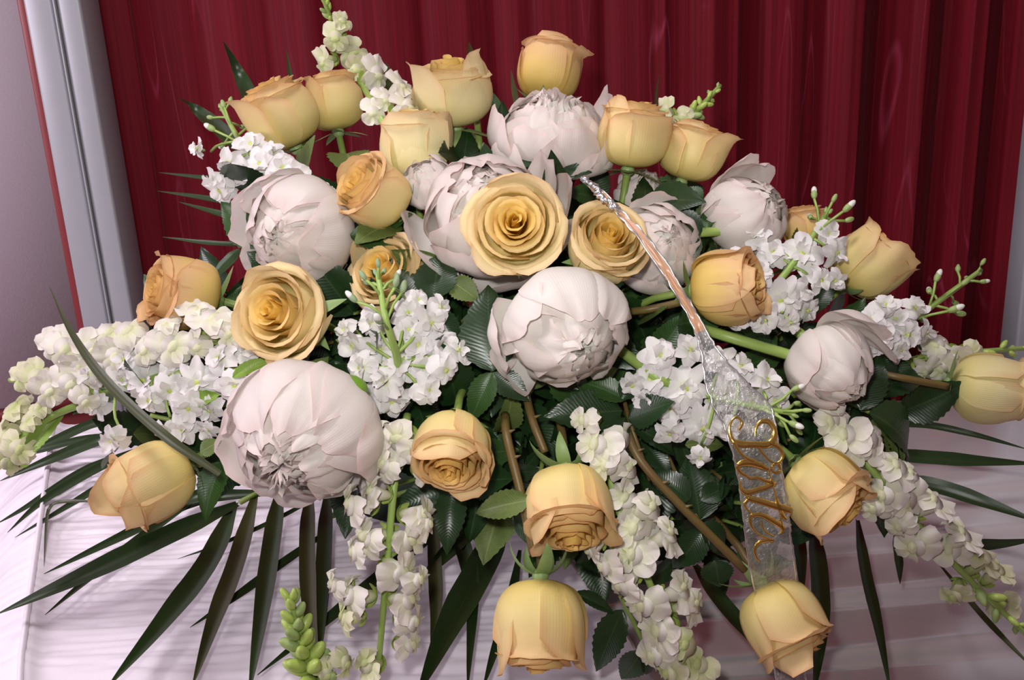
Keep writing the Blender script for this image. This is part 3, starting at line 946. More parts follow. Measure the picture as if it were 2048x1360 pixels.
peony(1668, 738, 150, (.42, -.62, .55), 'blush white peony bud at the right nodding down, outer petal folded back', 48, 0, 'peony', dz=-.02, hh=1.2, ncore=6,
      guards=[dict(img=225, hf=.90, rt=.62, W=44, rm=1.06), dict(img=270, hf=.96, rt=.70, W=40, rm=1.04), dict(img=62, hf=.50, rt=1.62, W=44, lip=.3, lipang=70, **OPEN), dict(img=25, hf=.8, rt=1.45, W=22, **OPEN), dict(img=150, hf=.62, rt=1.2, W=40), dict(img=190, hf=.7, rt=.95, W=36), dict(img=320, hf=.7, rt=.9, W=40)], stem='stem_lime')
peony(852, 362, 96, (-.3, .45, .7), 'small pink peony tucked left of the largest peony', 49, .1, 'peony', dz=.01, n_in=7, ncore=5,
      guards=[dict(phi=-60, hf=.8, rt=.9, W=44), dict(phi=20, hf=.8, rt=.9, W=44), dict(phi=120, hf=.9, rt=.8, W=44)])
peony(1285, 385, 92, (.2, .5, .6), 'pink peony glimpsed between the two upper right rosebuds and the ribbon', 50, .2, 'peony', dz=.06, n_in=6, ncore=5,
      guards=[dict(phi=-40, hf=.7, rt=1.1, W=44), dict(phi=50, hf=.7, rt=1.2, W=40)])
# ------------------------------------------------------------------ small flower meshes shared by the spikes
def lobe(Lh, Wd, curl, cup=0.15, wav=0.05, notch=0.0, seed=0, nu=7, nv=8, y0=0.05, base_w=0.18):
    """a rounded petal lobe lying along +Y, facing +Z, bending by curl (degrees) towards -Z"""
    rng = np.random.default_rng(seed)
    u = np.linspace(-1, 1, nu); v = np.linspace(0, 1, nv)
    U, Vv = np.meshgrid(u, v, indexing='ij')
    wid = Wd * (base_w + (1 - base_w) * np.sin(PI * np.clip(Vv * 0.62, 0, .5)))
    top = 1 - 0.42 * np.abs(u) ** 2.4 - notch * np.exp(-(u / .25) ** 2)
    s = Lh * Vv * top[:, None]
    c = math.radians(curl)
    k = c / Lh if abs(c) > 1e-3 else 1e-3
    Y = y0 + np.sin(k * s) / k
    Z = -(1 - np.cos(k * s)) / k
    q = rng.uniform(0, 6, 3)
    X = wid * U
    Z = Z + cup * Wd * U ** 2 * Vv + wav * np.sin(U * 4 + q[0]) * Vv ** 2 + wav * .6 * np.sin(U * 8 + q[1]) * Vv ** 2
    V = np.stack([X, Y, Z], -1)
    return V.reshape(-1, 3), gridF(nu, nv), Vv.ravel(), U.ravel()


def shared(name, V, F, mat, pv=None, pu=None, pt=0.5):
    n = len(V)
    o = mk(name, V, F, mat, None, {'pv': pv if pv is not None else np.full(n, .5), 'pu': pu if pu is not None else np.zeros(n), 'pe': np.zeros(n), 'pt': np.full(n, pt)})
    me = o.data
    bpy.data.objects.remove(o)
    return me


def rotz(V, deg):
    a = math.radians(deg); c, s = math.cos(a), math.sin(a)
    V = np.asarray(V)
    return np.stack([V[:, 0] * c - V[:, 1] * s, V[:, 0] * s + V[:, 1] * c, V[:, 2]], -1)


X3, Y3, Z3 = np.eye(3)
# stock: double white floret, unit radius
STOCK_PETALS = []
for i in range(8):
    V, F, pv, pu = lobe(1.0, .37 + .06 * (i % 3), [25, 60, 85, 40, -15, 70, 10, 50][i], .25 if i % 2 else -.15, .07, .10 * (i % 2), 200 + i)
    STOCK_PETALS.append(shared('stock_petal', V, F, M['stock'], pv, pu, .6))
V, F = blob(np.zeros(3), X3, Y3, Z3, .14, .14, .10, 10, 7, .12, np.random.default_rng(3))
STOCK_EYE = shared('stock_eye', V, F, M['eye'])
V, F = merge([blob(np.array([0, 0, -.35]), X3, Y3, Z3, .16, .16, .38, 8, 7)])
STOCK_CALYX = shared('stock_calyx', V, F, M['bud'])

# snapdragon floret: +Z out of the throat, +Y up
SNAP = {}
for key in ('snap', 'snap_green'):
    ups, los, thr = [], [], []
    for vnt in range(3):
        parts, pvs, pus = [], [], []
        for k, (rz, cl) in enumerate(((-28, 55), (28, 48))):
            V, F, pv, pu = lobe(.95, .46, cl - 25 * vnt, -.18, .10, .05, 300 + 10 * vnt + k, 8, 8)
            parts.append((rotz(V, rz) + np.array([0, .05, .10]), F)); pvs.append(pv); pus.append(pu)
        V, F = merge(parts)
        ups.append(shared('upper_lip', V, F, M[key], np.concatenate(pvs), np.concatenate(pus), .7))
        parts, pvs, pus = [], [], []
        for k, (rz, cl, ln) in enumerate(((128, 70, .8), (180, 85, .75), (232, 62, .8))):
            V, F, pv, pu = lobe(ln, .44, cl - 18 * vnt, .15, .10, .04, 330 + 10 * vnt + k, 8, 8)
            parts.append((rotz(V, rz) + np.array([0, -.08, .22]), F)); pvs.append(pv); pus.append(pu)
        pal, pf = blob(np.array([0, -.10, .14]), X3, Y3, Z3, .30, .20, .15, 12, 8, .03, np.random.default_rng(vnt))
        parts.append((pal, pf)); pvs.append(np.full(len(pal), .25)); pus.append(np.zeros(len(pal)))
        V, F = merge(parts)
        los.append(shared('lower_lip', V, F, M[key], np.concatenate(pvs), np.concatenate(pus), .4))
    th = np.linspace(0, 1, 9)
    V, F = tube(np.stack([0 * th, -.02 + .06 * np.sin(th * 3), -1.0 + 1.15 * th], -1), .14 + .26 * th ** .7, 10)
    SNAP[key] = (ups, los, shared('floret_tube', V, F, M[key], np.clip((V[:, 2] + 1) / 1.4, 0, 1)))
cal = []
for k in range(5):
    V, F, pv, pu = lobe(.55, .17, -70, .2, 0, 0, 400 + k, 5, 6)
    cal.append((rotz(V, 72 * k) + np.array([0, 0, -1.02]), F))
V, F = merge(cal)
SNAP_CALYX = shared('calyx', V, F, M['bud_lime'])
V, F = blob(np.array([0, 0, .5]), X3, Y3, Z3, .34, .30, .62, 10, 9)
V[:, 0] *= 1 - .25 * (V[:, 2] > .6)
BUDS = {k: shared('bud', V, F, M[k]) for k in ('bud', 'bud_grey', 'bud_lime')}
V2, F2 = blob(np.array([0, 0, .62]), X3, Y3, Z3, .30, .27, .52, 9, 8)
BUD_WHITE = shared('bud_tip', V2, F2, M['stock'], np.full(len(V2), .35))


def facing(img_dx, img_dy, tow):
    return camdir(img_dx, img_dy, tow)


def frame_up(z, up):
    z = unit(z)
    x = np.cross(up, z)
    if np.linalg.norm(x) < 1e-3: x = np.cross(CR, z)
    x = unit(x)
    return x, np.cross(z, x), z


def spike_path(pts, n=30):
    """pts: (px, py, dz) from base to tip -> world path"""
    return smooth_path([on_dome(px, py, dz)[0] for px, py, dz in pts], n)


def thin_tip(P, r0, r1):
    return np.linspace(r0, r1, len(P))


def stock_floret(root, org, p, t, size_px, z, rng, n1=6, n2=6):
    R = .5 * size_px * t / FPX
    x, y, z = frame_up(z, camdir(rng.uniform(-1, 1), rng.uniform(-1, 1), .1))
    f = put('floret', STOCK_CALYX, root, basis4(x, y, z, p - org, R))
    put('flower_eye', STOCK_EYE, f, Matrix.Translation((0, 0, .1)))
    a0 = rng.uniform(0, 360)
    star = size_px > 100
    if star:
        n1, n2 = 8, 5
    nar = Matrix.Scale(.72, 4, (1, 0, 0)) if star else Matrix.Identity(4)
    for k in range(n1):
        Mx = Matrix.Rotation(math.radians(a0 + 360 / n1 * k + rng.uniform(-12, 12)), 4, 'Z') @ Matrix.Rotation(math.radians(rng.uniform(-8, 14)), 4, 'X')
        put('petal', STOCK_PETALS[int(rng.integers(8))], f, Mx @ Matrix.Scale(rng.uniform(.9, 1.08), 4) @ nar)
    for k in range(n2):
        Mx = Matrix.Translation((0, 0, .09)) @ Matrix.Rotation(math.radians(a0 + 36 + 360 / n2 * k + rng.uniform(-18, 18)), 4, 'Z') @ Matrix.Rotation(math.radians(rng.uniform(15, 78)), 4, 'X')
        put('petal', STOCK_PETALS[int(rng.integers(8))], f, Mx @ Matrix.Scale(rng.uniform(.62, .8) * (.7 if star else 1), 4) @ nar)


def bud_on(root, org, p, z, s, kind, white=False, up=None):
    x, y, z = frame_up(z, up if up is not None else CU)
    b = put('bud', BUDS[kind], root, basis4(x, y, z, p - org, s))
    if white:
        put('bud_tip', BUD_WHITE, b, Matrix.Translation((0, 0, .18)))


def stock(label, stem_pts, florets, seed, buds=0, bud_from=.75, bud_px=20, stem_r=.0035, spread=.9, kind='bud_grey'):
    """stem_pts (px,py,dz) base to tip; florets (px,py,size,[dx,dy,tow])"""
    rng = np.random.default_rng(seed)
    P = spike_path(stem_pts)
    root = thing('stock_spike', P[0], label, 'stock flower', 'white stock spikes in the casket spray')
    V, F = tube(P - P[0], thin_tip(P, stem_r, stem_r * .55), 8)
    mk('stem', V, F, M['stem_lime'], root)
    sp = [(q[0], q[1]) for q in stem_pts]
    for fl in florets:
        px, py, sz = fl[:3]
        p, t = on_dome(px, py, (fl[4] if len(fl) > 4 else 0) + rng.uniform(-.008, .008) - .012)
        if len(fl) > 3 and fl[3] is not None:
            z = facing(*fl[3])
        else:
            # away from the stem's nearest point in the picture
            d = min(((px - q[0]) ** 2 + (py - q[1]) ** 2, px - q[0], py - q[1]) for q in sp)
            z = facing(d[1] / 95 * spread + rng.uniform(-.3, .3), -d[2] / 95 * spread + rng.uniform(-.3, .3), 1.0)
        stock_floret(root, P[0], p, t, sz * 1.14, z, rng)
        # short stalk back to the stem
        q = P[np.argmin(np.linalg.norm(P - p, axis=1))]
        V, F = tube(smooth_path([q - P[0], (q + p) / 2 - P[0] + z * .0, p - z * .012 - P[0]], 6), .0012, 5)
        mk('stalk', V, F, M['stem_lime'], root)
    for k in range(buds):
        f = bud_from + (1.0 - bud_from) * (k / max(1, buds - 1)) ** .8
        i = min(len(P) - 2, int(f * (len(P) - 1)))
        T = unit(P[i + 1] - P[i])
        e1, e2, _ = frame(T)
        an = k * 2.4
        o = unit(e1 * math.cos(an) + e2 * math.sin(an))
        end = f > .97
        t = (P[i] - CAM) @ _f
        s = bud_px * t / FPX * (1.05 - .45 * (f - bud_from) / (1 - bud_from + 1e-6))
        ln = (0.026 if not end else .006) * (1.15 - f) / (1.15 - bud_from) * 1.1
        d = unit(o * (.9 if not end else .35) + T * .75)
        tip = P[i] + d * ln
        V, F = tube(np.array([P[i], P[i] + d * ln * .5 + T * .002, tip]) - P[0], .0011, 5)
        mk('stalk', V, F, M['stem_lime'], root)
        bud_on(root, P[0], tip, unit(d + T * .5), s, kind, white=(k % 2 == 0 and f < .93))
    return root


stock('white stock spike at the upper left with open bud tip against the curtain', [(640, 420, .05), (560, 350, .01), (490, 295, .0), (440, 210, .0)],
      [(395, 298, 40, (-.8, .1, .6)), (503, 290, 70, (.1, .3, .9)), (457, 328, 62), (441, 380, 66, (-.2, -.5, .8)), (522, 328, 70), (486, 345, 62), (565, 336, 66), (545, 305, 54), (600, 352, 60), (425, 362, 50), (655, 385, 50, None, .03)],
      71, buds=9, bud_from=.72, bud_px=21, kind='bud')
stock('dense white stock in the centre with grey green bud tip before a pale rose', [(800, 800, .04), (795, 720, -.02), (772, 640, -.055), (755, 545, -.055)],
      [(708, 690, 74), (742, 645, 66), (722, 735, 74), (770, 762, 78), (785, 800, 80, (0, -.5, .9)), (835, 690, 84, (.1, .1, 1)), (860, 645, 74), (880, 690, 74), (815, 625, 66), (845, 735, 80), (890, 740, 70), (800, 730, 70), (855, 780, 66), (915, 700, 62), (690, 660, 54), (760, 700, 66), (815, 660, 66), (880, 615, 54), (835, 600, 54), (740, 790, 50, None, .02)],
      72, buds=11, bud_from=.60, bud_px=25)
stock('white stock at the right below the smooth peony bud, one wide open star flower', [(1490, 640, .03), (1560, 560, .0), (1620, 480, -.01), (1655, 425, -.01)],
      [(1604, 508, 104, (-.05, .1, 1)), (1672, 505, 66), (1545, 505, 66), (1510, 470, 56), (1560, 600, 92, (-.2, -.2, 1)), (1500, 600, 66), (1640, 560, 62), (1520, 545, 66), (1600, 585, 62), (1530, 640, 62), (1655, 465, 58), (1480, 640, 54), (1580, 645, 54), (1480, 520, 54), (1670, 560, 54), (1615, 620, 56, None, .02)],
      73, buds=9, bud_from=.75, bud_px=22, kind='bud')
stock('white stock at the far right with a long budding green tip pointing up right', [(1690, 730, .04), (1780, 670, .01), (1860, 615, .0), (1962, 540, .0)],
      [(1790, 640, 66), (1815, 670, 72), (1770, 610, 56), (1830, 615, 58, (.3, .5, .8)), (1765, 670, 62), (1850, 665, 56, (.6, -.2, .7)), (1740, 640, 56), (1800, 700, 50), (1755, 690, 56)],
      74, buds=12, bud_from=.55, bud_px=23, kind='bud')
stock('white stock at lower right beside the lettered ribbon with daisy like flowers', [(1260, 700, .04), (1340, 760, .0), (1450, 800, -.02), (1590, 828, -.03)],
      [(1373, 775, 96, (-.1, 0, 1)), (1405, 855, 92, (.0, -.3, 1)), (1320, 710, 80), (1340, 815, 78), (1300, 760, 74), (1450, 790, 78, (.2, .1, 1), -.0), (1480, 735, 74), (1440, 720, 66), (1530, 760, 74), (1340, 865, 62), (1290, 800, 62), (1380, 700, 66), (1500, 800, 70), (1550, 800, 62), (1460, 860, 62), (1400, 915, 50, None, .01), (1265, 770, 54)],
      75, buds=9, bud_from=.84, bud_px=22, kind='bud')
stock('white stock lying to the left above the largest white peony', [(590, 720, .04), (470, 740, .0), (330, 750, -.005), (190, 790, .0)],
      [(290, 760, 100, (-.1, -.1, 1)), (395, 765, 92, (.05, -.2, 1)), (345, 715, 70), (440, 715, 70), (470, 770, 72), (375, 815, 74), (300, 800, 66), (420, 820, 64), (490, 700, 64), (180, 750, 62, (-.5, 0, .8)), (195, 810, 56, (-.5, -.3, .8)), (560, 740, 56, (.2, .2, .9)), (250, 720, 56), (530, 765, 50), (365, 858, 66, (0, -.3, .9)), (415, 860, 50), (225, 880, 66, (-.3, -.5, .8), .0), (240, 760, 60), (340, 780, 70), (330, 860, 46)],
      76, buds=0)


# ------------------------------------------------------------------ snapdragons
def snap_floret(root, org, p, t, size_px, z, up, rng, key):
    R = .5 * size_px * t / FPX * 1.32
    x, y, z = frame_up(z, up)
    ups, los, tb = SNAP[key]
    f = put('floret', tb, root, basis4(x, y, z, p - org, R))
    put('upper_lip', ups[int(rng.integers(3))], f, Matrix.Rotation(math.radians(rng.uniform(-22, 18)), 4, 'X') @ Matrix.Rotation(math.radians(rng.uniform(-12, 12)), 4, 'Z'))
    put('lower_lip', los[int(rng.integers(3))], f, Matrix.Rotation(math.radians(rng.uniform(-15, 20)), 4, 'X') @ Matrix.Rotation(math.radians(rng.uniform(-12, 12)), 4, 'Z'))
    put('calyx', SNAP_CALYX, f)


def snapdragon(label, stem_pts, florets, seed, key='snap', buds=0, bud_from=.8, bud_px=22, stem_r=.0042, lift=.02):
    rng = np.random.default_rng(seed)
    P = spike_path(stem_pts)
    root = thing('snapdragon_spike', P[0], label, 'snapdragon', 'white snapdragon spikes in the casket spray')
    V, F = tube(P - P[0], thin_tip(P, stem_r * .8, stem_r * .5), 8)
    mk('stem', V, F, M['stem_lime'], root)
    pp = np.array([(q[0], q[1]) for q in stem_pts], float)
    pp = smooth_path(np.c_[pp, np.zeros(len(pp))], 40)[:, :2]
    Tw = unit(P[-1] - P[len(P) // 2])
    for fl in florets:
        px, py, sz = fl[:3]
        k = fl[3] if len(fl) > 3 else key
        i = np.argmin((pp[:, 0] - px) ** 2 + (pp[:, 1] - py) ** 2)
        dx, dy = px - pp[i][0], py - pp[i][1]
        z = facing(dx / 48 + rng.uniform(-.25, .25), -dy / 48 + rng.uniform(-.25, .25), .75)
        p, t = on_dome(px, py, rng.uniform(-.006, .006) - lift)
        snap_floret(root, P[0], p, t, sz, z, unit(Tw + camdir(0, .15, .1)), rng, k)
    for k in range(buds):
        f = bud_from + (1.0 - bud_from) * k / max(1, buds - 1)
        i = min(len(P) - 2, int(f * (len(P) - 1)))
        T = unit(P[i + 1] - P[i])
        e1, e2, _ = frame(T)
        an = k * 2.4 + .4
        o = e1 * math.cos(an) + e2 * math.sin(an)
        t = (P[i] - CAM) @ _f
        s = bud_px * t / FPX * (1.15 - .65 * (k / max(1, buds - 1)))
        d = unit(o * (1.0 - .7 * (k / max(1, buds - 1)) ** 2) + T * .75)
        bud_on(root, P[0], P[i] + o * .002, d, s, 'bud_lime' if k % 3 else 'bud')
    return root


snapdragon('tall snapdragon spike rising at the top left, green tip leaving the picture', [(790, 290, .03), (745, 205, .01), (690, 110, .01), (640, -20, .02)],
           [(672, 75, 56, 'snap_green'), (705, 105, 62, 'snap_green'), (648, 125, 52, 'snap_green'), (752, 150, 68), (712, 140, 50, 'snap_green'), (800, 175, 62), (815, 215, 66), (745, 225, 52), (770, 200, 52), (685, 45, 40, 'snap_green')], 81, buds=20, bud_from=.66, bud_px=22, lift=.0)
snapdragon('pinkish white snapdragon at the left passing under the deep golden rose', [(520, 640, .03), (360, 690, .01), (220, 695, .01), (80, 690, .01)],
           [(425, 640, 84), (390, 625, 62), (455, 665, 66), (345, 690, 84), (395, 690, 66), (330, 650, 60), (255, 665, 84), (215, 665, 70), (180, 700, 72), (130, 695, 80), (105, 690, 60), (160, 730, 66), (290, 700, 62), (230, 710, 66)], 82)
snapdragon('greenish white snapdragon at the left edge below the pinkish one', [(260, 770, .02), (170, 770, .01), (90, 765, .01), (20, 760, .01)],
           [(140, 765, 80), (75, 755, 66, 'snap_green'), (100, 780, 66), (45, 755, 54, 'snap_green'), (185, 745, 60), (170, 800, 56)], 83)
snapdragon('greenish snapdragon cut by the left edge of the picture', [(190, 800, .02), (110, 830, .0), (50, 880, .0), (-40, 940, .0)],
           [(30, 820, 78, 'snap_green'), (60, 840, 60, 'snap_green'), (40, 895, 72, 'snap_green'), (10, 870, 60, 'snap_green'), (15, 925, 56, 'snap_green'), (80, 815, 50, 'snap_green')], 84, lift=.01)
snapdragon('white snapdragon hanging down over the throw left of the bottom rosebud', [(815, 830, .02), (790, 960, -.012), (775, 1120, -.012), (752, 1390, -.005)],
           [(800, 880, 84), (835, 895, 70), (770, 930, 66), (855, 940, 56), (705, 1010, 84), (745, 985, 66), (840, 1030, 78), (735, 1075, 80), (815, 1080, 80), (855, 1050, 56), (710, 1105, 66), (800, 1145, 84), (835, 1160, 60), (700, 1190, 84), (670, 1170, 60), (815, 1200, 76), (825, 1245, 66), (690, 1235, 66, 'snap_green'), (735, 1330, 66, 'snap_green'), (820, 1290, 60), (760, 870, 60)], 85, lift=.022)
snapdragon('green budded snapdragon tip standing up at the bottom left', [(640, 1400, -.01), (620, 1340, -.02), (598, 1270, -.02), (582, 1190, -.02)],
           [(690, 1325, 60, 'snap_green'), (650, 1350, 56, 'snap_green')], 86, key='snap_green', buds=30, bud_from=.10, bud_px=50)
snapdragon('white snapdragon hanging at lower centre right of the two hanging roses', [(1200, 840, .02), (1235, 1010, -.01), (1310, 1190, -.012), (1400, 1390, -.01)],
           [(1195, 890, 84), (1240, 880, 76), (1215, 930, 76), (1255, 940, 70), (1250, 1000, 76), (1300, 1020, 84), (1270, 1060, 84), (1335, 1070, 76), (1210, 1130, 80), (1265, 1110, 84), (1245, 1170, 80), (1360, 1180, 80), (1385, 1210, 70), (1290, 1210, 84), (1320, 1260, 84), (1370, 1290, 76, 'snap_green'), (1310, 1310, 80), (1395, 1330, 76, 'snap_green'), (1340, 1345, 76, 'snap_green'), (1180, 1100, 56), (1170, 840, 60)], 87, lift=.022)
snapdragon('long snapdragon reaching to the lower right corner over the silver lid', [(1640, 800, .02), (1760, 960, -.012), (1890, 1110, -.012), (2075, 1290, -.01)],
           [(1690, 870, 84), (1735, 880, 76), (1660, 840, 70), (1790, 935, 84), (1820, 950, 66), (1770, 990, 76), (1810, 1000, 84), (1865, 1005, 76), (1750, 1015, 66), (1800, 1050, 60), (1830, 1090, 84), (1920, 1070, 80), (1900, 1100, 76), (1960, 1115, 80, 'snap_green'), (1990, 1140, 66, 'snap_green'), (1910, 1190, 60, 'snap_green'), (2000, 1210, 62, 'snap_green'), (1725, 905, 70)], 88, buds=10, bud_from=.80, bud_px=28, lift=.02)
snapdragon('pale snapdragon at the far right behind the cream rosebud, tip of yellow buds', [(1740, 740, .05), (1850, 715, .03), (1940, 705, .02), (2070, 695, .02)],
           [(1870, 690, 66), (1905, 720, 70), (1850, 740, 56), (1880, 735, 56), (1935, 710, 54, 'snap_green')], 89, key='snap', buds=12, bud_from=.55, bud_px=26, lift=-.015)
snapdragon('short green snapdragon tip behind the upper right twin rosebuds', [(1330, 320, .06), (1365, 245, .04), (1400, 215, .03), (1440, 172, .03)],
           [(1365, 235, 44, 'snap_green'), (1330, 220, 46)], 90, key='snap_green', buds=16, bud_from=.45, bud_px=20, lift=-.03)
# ------------------------------------------------------------------ leaves
def leaf_mesh(name, mat, wid=.26, bend=35, fold=.25, serr=.0, seed=0, nv=22, nu=7, tipp=1.3, wav=.02):
    """leaf along +Y of length 1, upper face +Z"""
    rng = np.random.default_rng(seed)
    v = np.linspace(0, 1, nv); u = np.linspace(-1, 1, nu)
    U, Vv = np.meshgrid(u, v, indexing='ij')
    w = wid * np.sin(PI * np.clip(v, 0, 1) ** .80) ** .85 * (1.15 - .3 * v ** tipp)
    w = np.maximum(w, .004)
    if serr:
        w = w * (1 + serr * ((np.arange(nv) % 2) * 2 - 1))
    c = math.radians(bend)
    Y = np.sin(c * Vv) / c
    Z = -(1 - np.cos(c * Vv)) / c
    X = U * w[None]
    q = rng.uniform(0, 6, 3)
    Z = Z + fold * np.abs(X) + wav * np.sin(U * 3 + q[0] + Vv * 5) * np.abs(U)
    V = np.stack([X, Y, Z], -1).reshape(-1, 3)
    o = mk(name, V, gridF(nu, nv), M[mat], None, {'pa': np.abs(U).ravel(), 'ps': ((Vv * 1.0 - np.abs(U) * .16) * 7).ravel()})
    me = o.data
    bpy.data.objects.remove(o)
    return me


LEAF = {}
for mname in ('leaf_dark', 'leaf_mid', 'leaf_olive', 'leaf_lime'):
    LEAF[mname] = [leaf_mesh('leaf', mname, w, b, f, s, i) for i, (w, b, f, s) in enumerate(((.27, 30, .2, .05), (.23, 55, .3, .05), (.30, 15, .12, .06), (.20, -25, .35, .0)))]


def put_leaf(parent, org, p0, p1, nrm, me, name='leaf', wscale=1.0):
    y = p1 - p0
    L = np.linalg.norm(y)
    y = y / L
    n = unit(nrm - y * (nrm @ y))
    x = np.cross(y, n)
    Mx = basis4(x * wscale, y, n, p0 - org, L)
    return put(name, me, parent, Mx)


def leaf_sprig(label, stem_pts, leaves, seed, group=None, name='leafy_sprig', stem_mat='stem', r=.0018):
    """stem_pts (px,py,dz); leaves (px0,py0,px1,py1,width ratio,mat,[tilt dx,dy],dz0,dz1)"""
    rng = np.random.default_rng(seed)
    P = spike_path(stem_pts, 14)
    root = thing(name, P[0], label, 'foliage', group)
    V, F = tube(P - P[0], r, 6)
    mk('stem', V, F, M[stem_mat], root)
    for lf in leaves:
        x0, y0, x1, y1, wr, mt = lf[:6]
        tl = lf[6] if len(lf) > 6 else (rng.uniform(-.4, .4), rng.uniform(0, .5))
        z0, z1 = lf[7:9] if len(lf) > 8 else (0, -.005)
        p0, p1 = on_dome(x0, y0, z0)[0], on_dome(x1, y1, z1)[0]
        v = int(rng.integers(3))
        put_leaf(root, P[0], p0, p1, camdir(tl[0], tl[1], 1), LEAF[mt][v], wscale=wr / .26)
    return root


leaf_sprig('broad dark serrated leaf standing left of the central white peony', [(985, 800, .05), (985, 740, .03)],
           [(985, 742, 968, 562, .31, 'leaf_dark', (-.15, .1), .0, -.02), (985, 745, 1060, 800, .24, 'leaf_dark'), (985, 745, 930, 850, .25, 'leaf_mid', (0, .3))], 101)
leaf_sprig('olive leaf standing upright below the small peach rosebud', [(700, 420, .06), (705, 350, .03)], [(705, 352, 688, 245, .30, 'leaf_olive', (.2, .1), .015, .01)], 102)
leaf_sprig('olive folded leaf on the brown stem above the bottom rosebud', [(1090, 900, .04), (1070, 1000, -.01)],
           [(1062, 1000, 925, 1022, .22, 'leaf_olive', (0, .3), -.03, -.03), (1064, 1004, 1085, 1052, .3, 'leaf_dark', (0, .5), -.03, -.03)], 103)
leaf_sprig('dark sprig of pointed leaves right below the central white peony', [(1240, 770, .03), (1262, 850, .0), (1300, 960, .0)],
           [(1245, 822, 1090, 826, .23, 'leaf_dark', (0, .4), -.0, -.01), (1255, 838, 1342, 800, .26, 'leaf_dark', (.1, .5), .0, -.03), (1262, 850, 1375, 900, .20, 'leaf_dark', (0, .5), 0, -.01), (1250, 835, 1210, 905, .2, 'leaf_dark', (0, .2), 0, -.02), (1240, 800, 1300, 720, .24, 'leaf_dark'), (1250, 800, 1150, 740, .24, 'leaf_mid')], 104, stem_mat='stem_brown')
leaf_sprig('glossy round dark leaves left of the lettered ribbon', [(1330, 900, .04), (1400, 1050, .0)],
           [(1400, 1040, 1385, 912, .34, 'leaf_dark', (.1, .2), .005, .0), (1400, 1050, 1480, 1110, .3, 'leaf_dark', (-.1, .7)), (1380, 1000, 1300, 930, .28, 'leaf_dark'), (1370, 890, 1470, 880, .2, 'leaf_olive', (0, .3)), (1410, 1060, 1340, 1150, .3, 'leaf_dark', (.2, .5)), (1400, 1000, 1470, 960, .3, 'leaf_dark', (0, .5)), (1430, 1120, 1440, 1180, .5, 'leaf_dark')], 105, stem_mat='stem_brown')
leaf_sprig('broad green leaf lying on the silver lid at the far right', [(1690, 800, .03), (1740, 825, .01)],
           [(1738, 825, 1905, 903, .25, 'leaf_mid', (-.05, .6), -.0, .0), (1720, 820, 1760, 700, .24, 'leaf_dark'), (1730, 790, 1880, 720, .16, 'leaf_dark')], 106)
leaf_sprig('dark leaf between the largest peony and the loose pink peony', [(1060, 340, .06), (1055, 310, .03)], [(1085, 325, 1010, 285, .32, 'leaf_dark', (-.3, .6), .01, .005), (1075, 330, 1090, 270, .35, 'leaf_dark', (.3, .3), .01, .01)], 107)
leaf_sprig('green leaves around the base of the upper right peony bud', [(1400, 520, .06), (1420, 440, .03)], [(1412, 460, 1425, 372, .24, 'leaf_mid', (-.5, .1), .01, .01), (1400, 470, 1340, 410, .26, 'leaf_dark'), (1405, 400, 1370, 375, .35, 'leaf_mid'), (1400, 480, 1340, 520, .25, 'leaf_dark')], 108)
leaf_sprig('lime green leaf blade at the left under the white stock', [(430, 860, .03), (300, 830, .0)], [(440, 790, 290, 835, .13, 'leaf_lime', (0, .4), -.01, -.015), (465, 755, 560, 700, .14, 'leaf_lime', (0, .4), -.03, -.03), (590, 790, 650, 705, .28, 'leaf_olive', (-.2, .2), 0, 0), (400, 905, 440, 880, .3, 'leaf_olive', (0, .4), -.03, -.03)], 109)
leaf_sprig('light green snapdragon leaves at the left edge', [(110, 830, .01), (60, 905, 0)], [(55, 905, 118, 815, .16, 'leaf_lime', (.2, .2), -.01, -.01), (80, 880, 30, 860, .2, 'leaf_lime'), (70, 900, 20, 940, .2, 'leaf_lime')], 110)
leaf_sprig('dark leaf at the bottom right of the bottom rosebud', [(1240, 1190, .0), (1290, 1290, -.005)], [(1285, 1300, 1330, 1365, .3, 'leaf_dark', (0, .5), -.01, -.01), (1285, 1300, 1240, 1372, .3, 'leaf_dark', (.2, .4), -.01, -.01), (1245, 1220, 1185, 1350, .18, 'leaf_dark', (-.3, .3), -.01, -.01), (1150, 1185, 1245, 1225, .13, 'leaf_dark', (0, .6), -.015, -.015)], 111)
leaf_sprig('dark green leaves left of the open central rose', [(880, 640, .05), (860, 560, .01)], [(865, 600, 880, 490, .34, 'leaf_dark', (-.1, .2)), (840, 620, 800, 520, .3, 'leaf_dark'), (900, 560, 960, 600, .3, 'leaf_olive', (.3, .1), .0, .0), (700, 470, 800, 480, .24, 'leaf_mid', (0, .4), .0, .01), (870, 620, 920, 700, .3, 'leaf_dark')], 112)

# round green peony bud
p, t = on_dome(690, 778, -.035)
bud_root = thing('peony_bud', p, 'round bright green peony bud above the largest white peony', 'flower bud')
rb = 46 * t / FPX
V, F = blob(np.zeros(3), CR, CU, CB, rb, rb * .66, rb * .7, 18, 12)
mk('bud_globe', V, F, plain('peony_bud_green', (0.11, 0.25, 0.015), 0.4, (0.18, 0.33, 0.03), 25), bud_root)
fr = frame(camdir(.8, -.2, .2))
for k in range(4):
    sepal_mesh(bud_root, -fr[2] * rb * .9, fr, rb * 1.15, k * 1.57 + .4, 1.0, .2, M['sepal'], .3)
stem_to(bud_root, p - fr[2] * rb, fr[2], M['stem_lime'], .003, org=p)


# ------------------------------------------------------------------ filler greenery deep in the mound
POLY = [(620, 400), (760, 380), (1000, 330), (1160, 340), (1380, 400), (1560, 520), (1700, 620), (1800, 740), (1800, 830), (1700, 960), (1500, 1130), (1300, 1130), (1150, 1060), (980, 1020),
        (760, 960), (560, 960), (330, 920), (210, 860), (270, 760), (380, 640), (480, 560), (520, 400)]


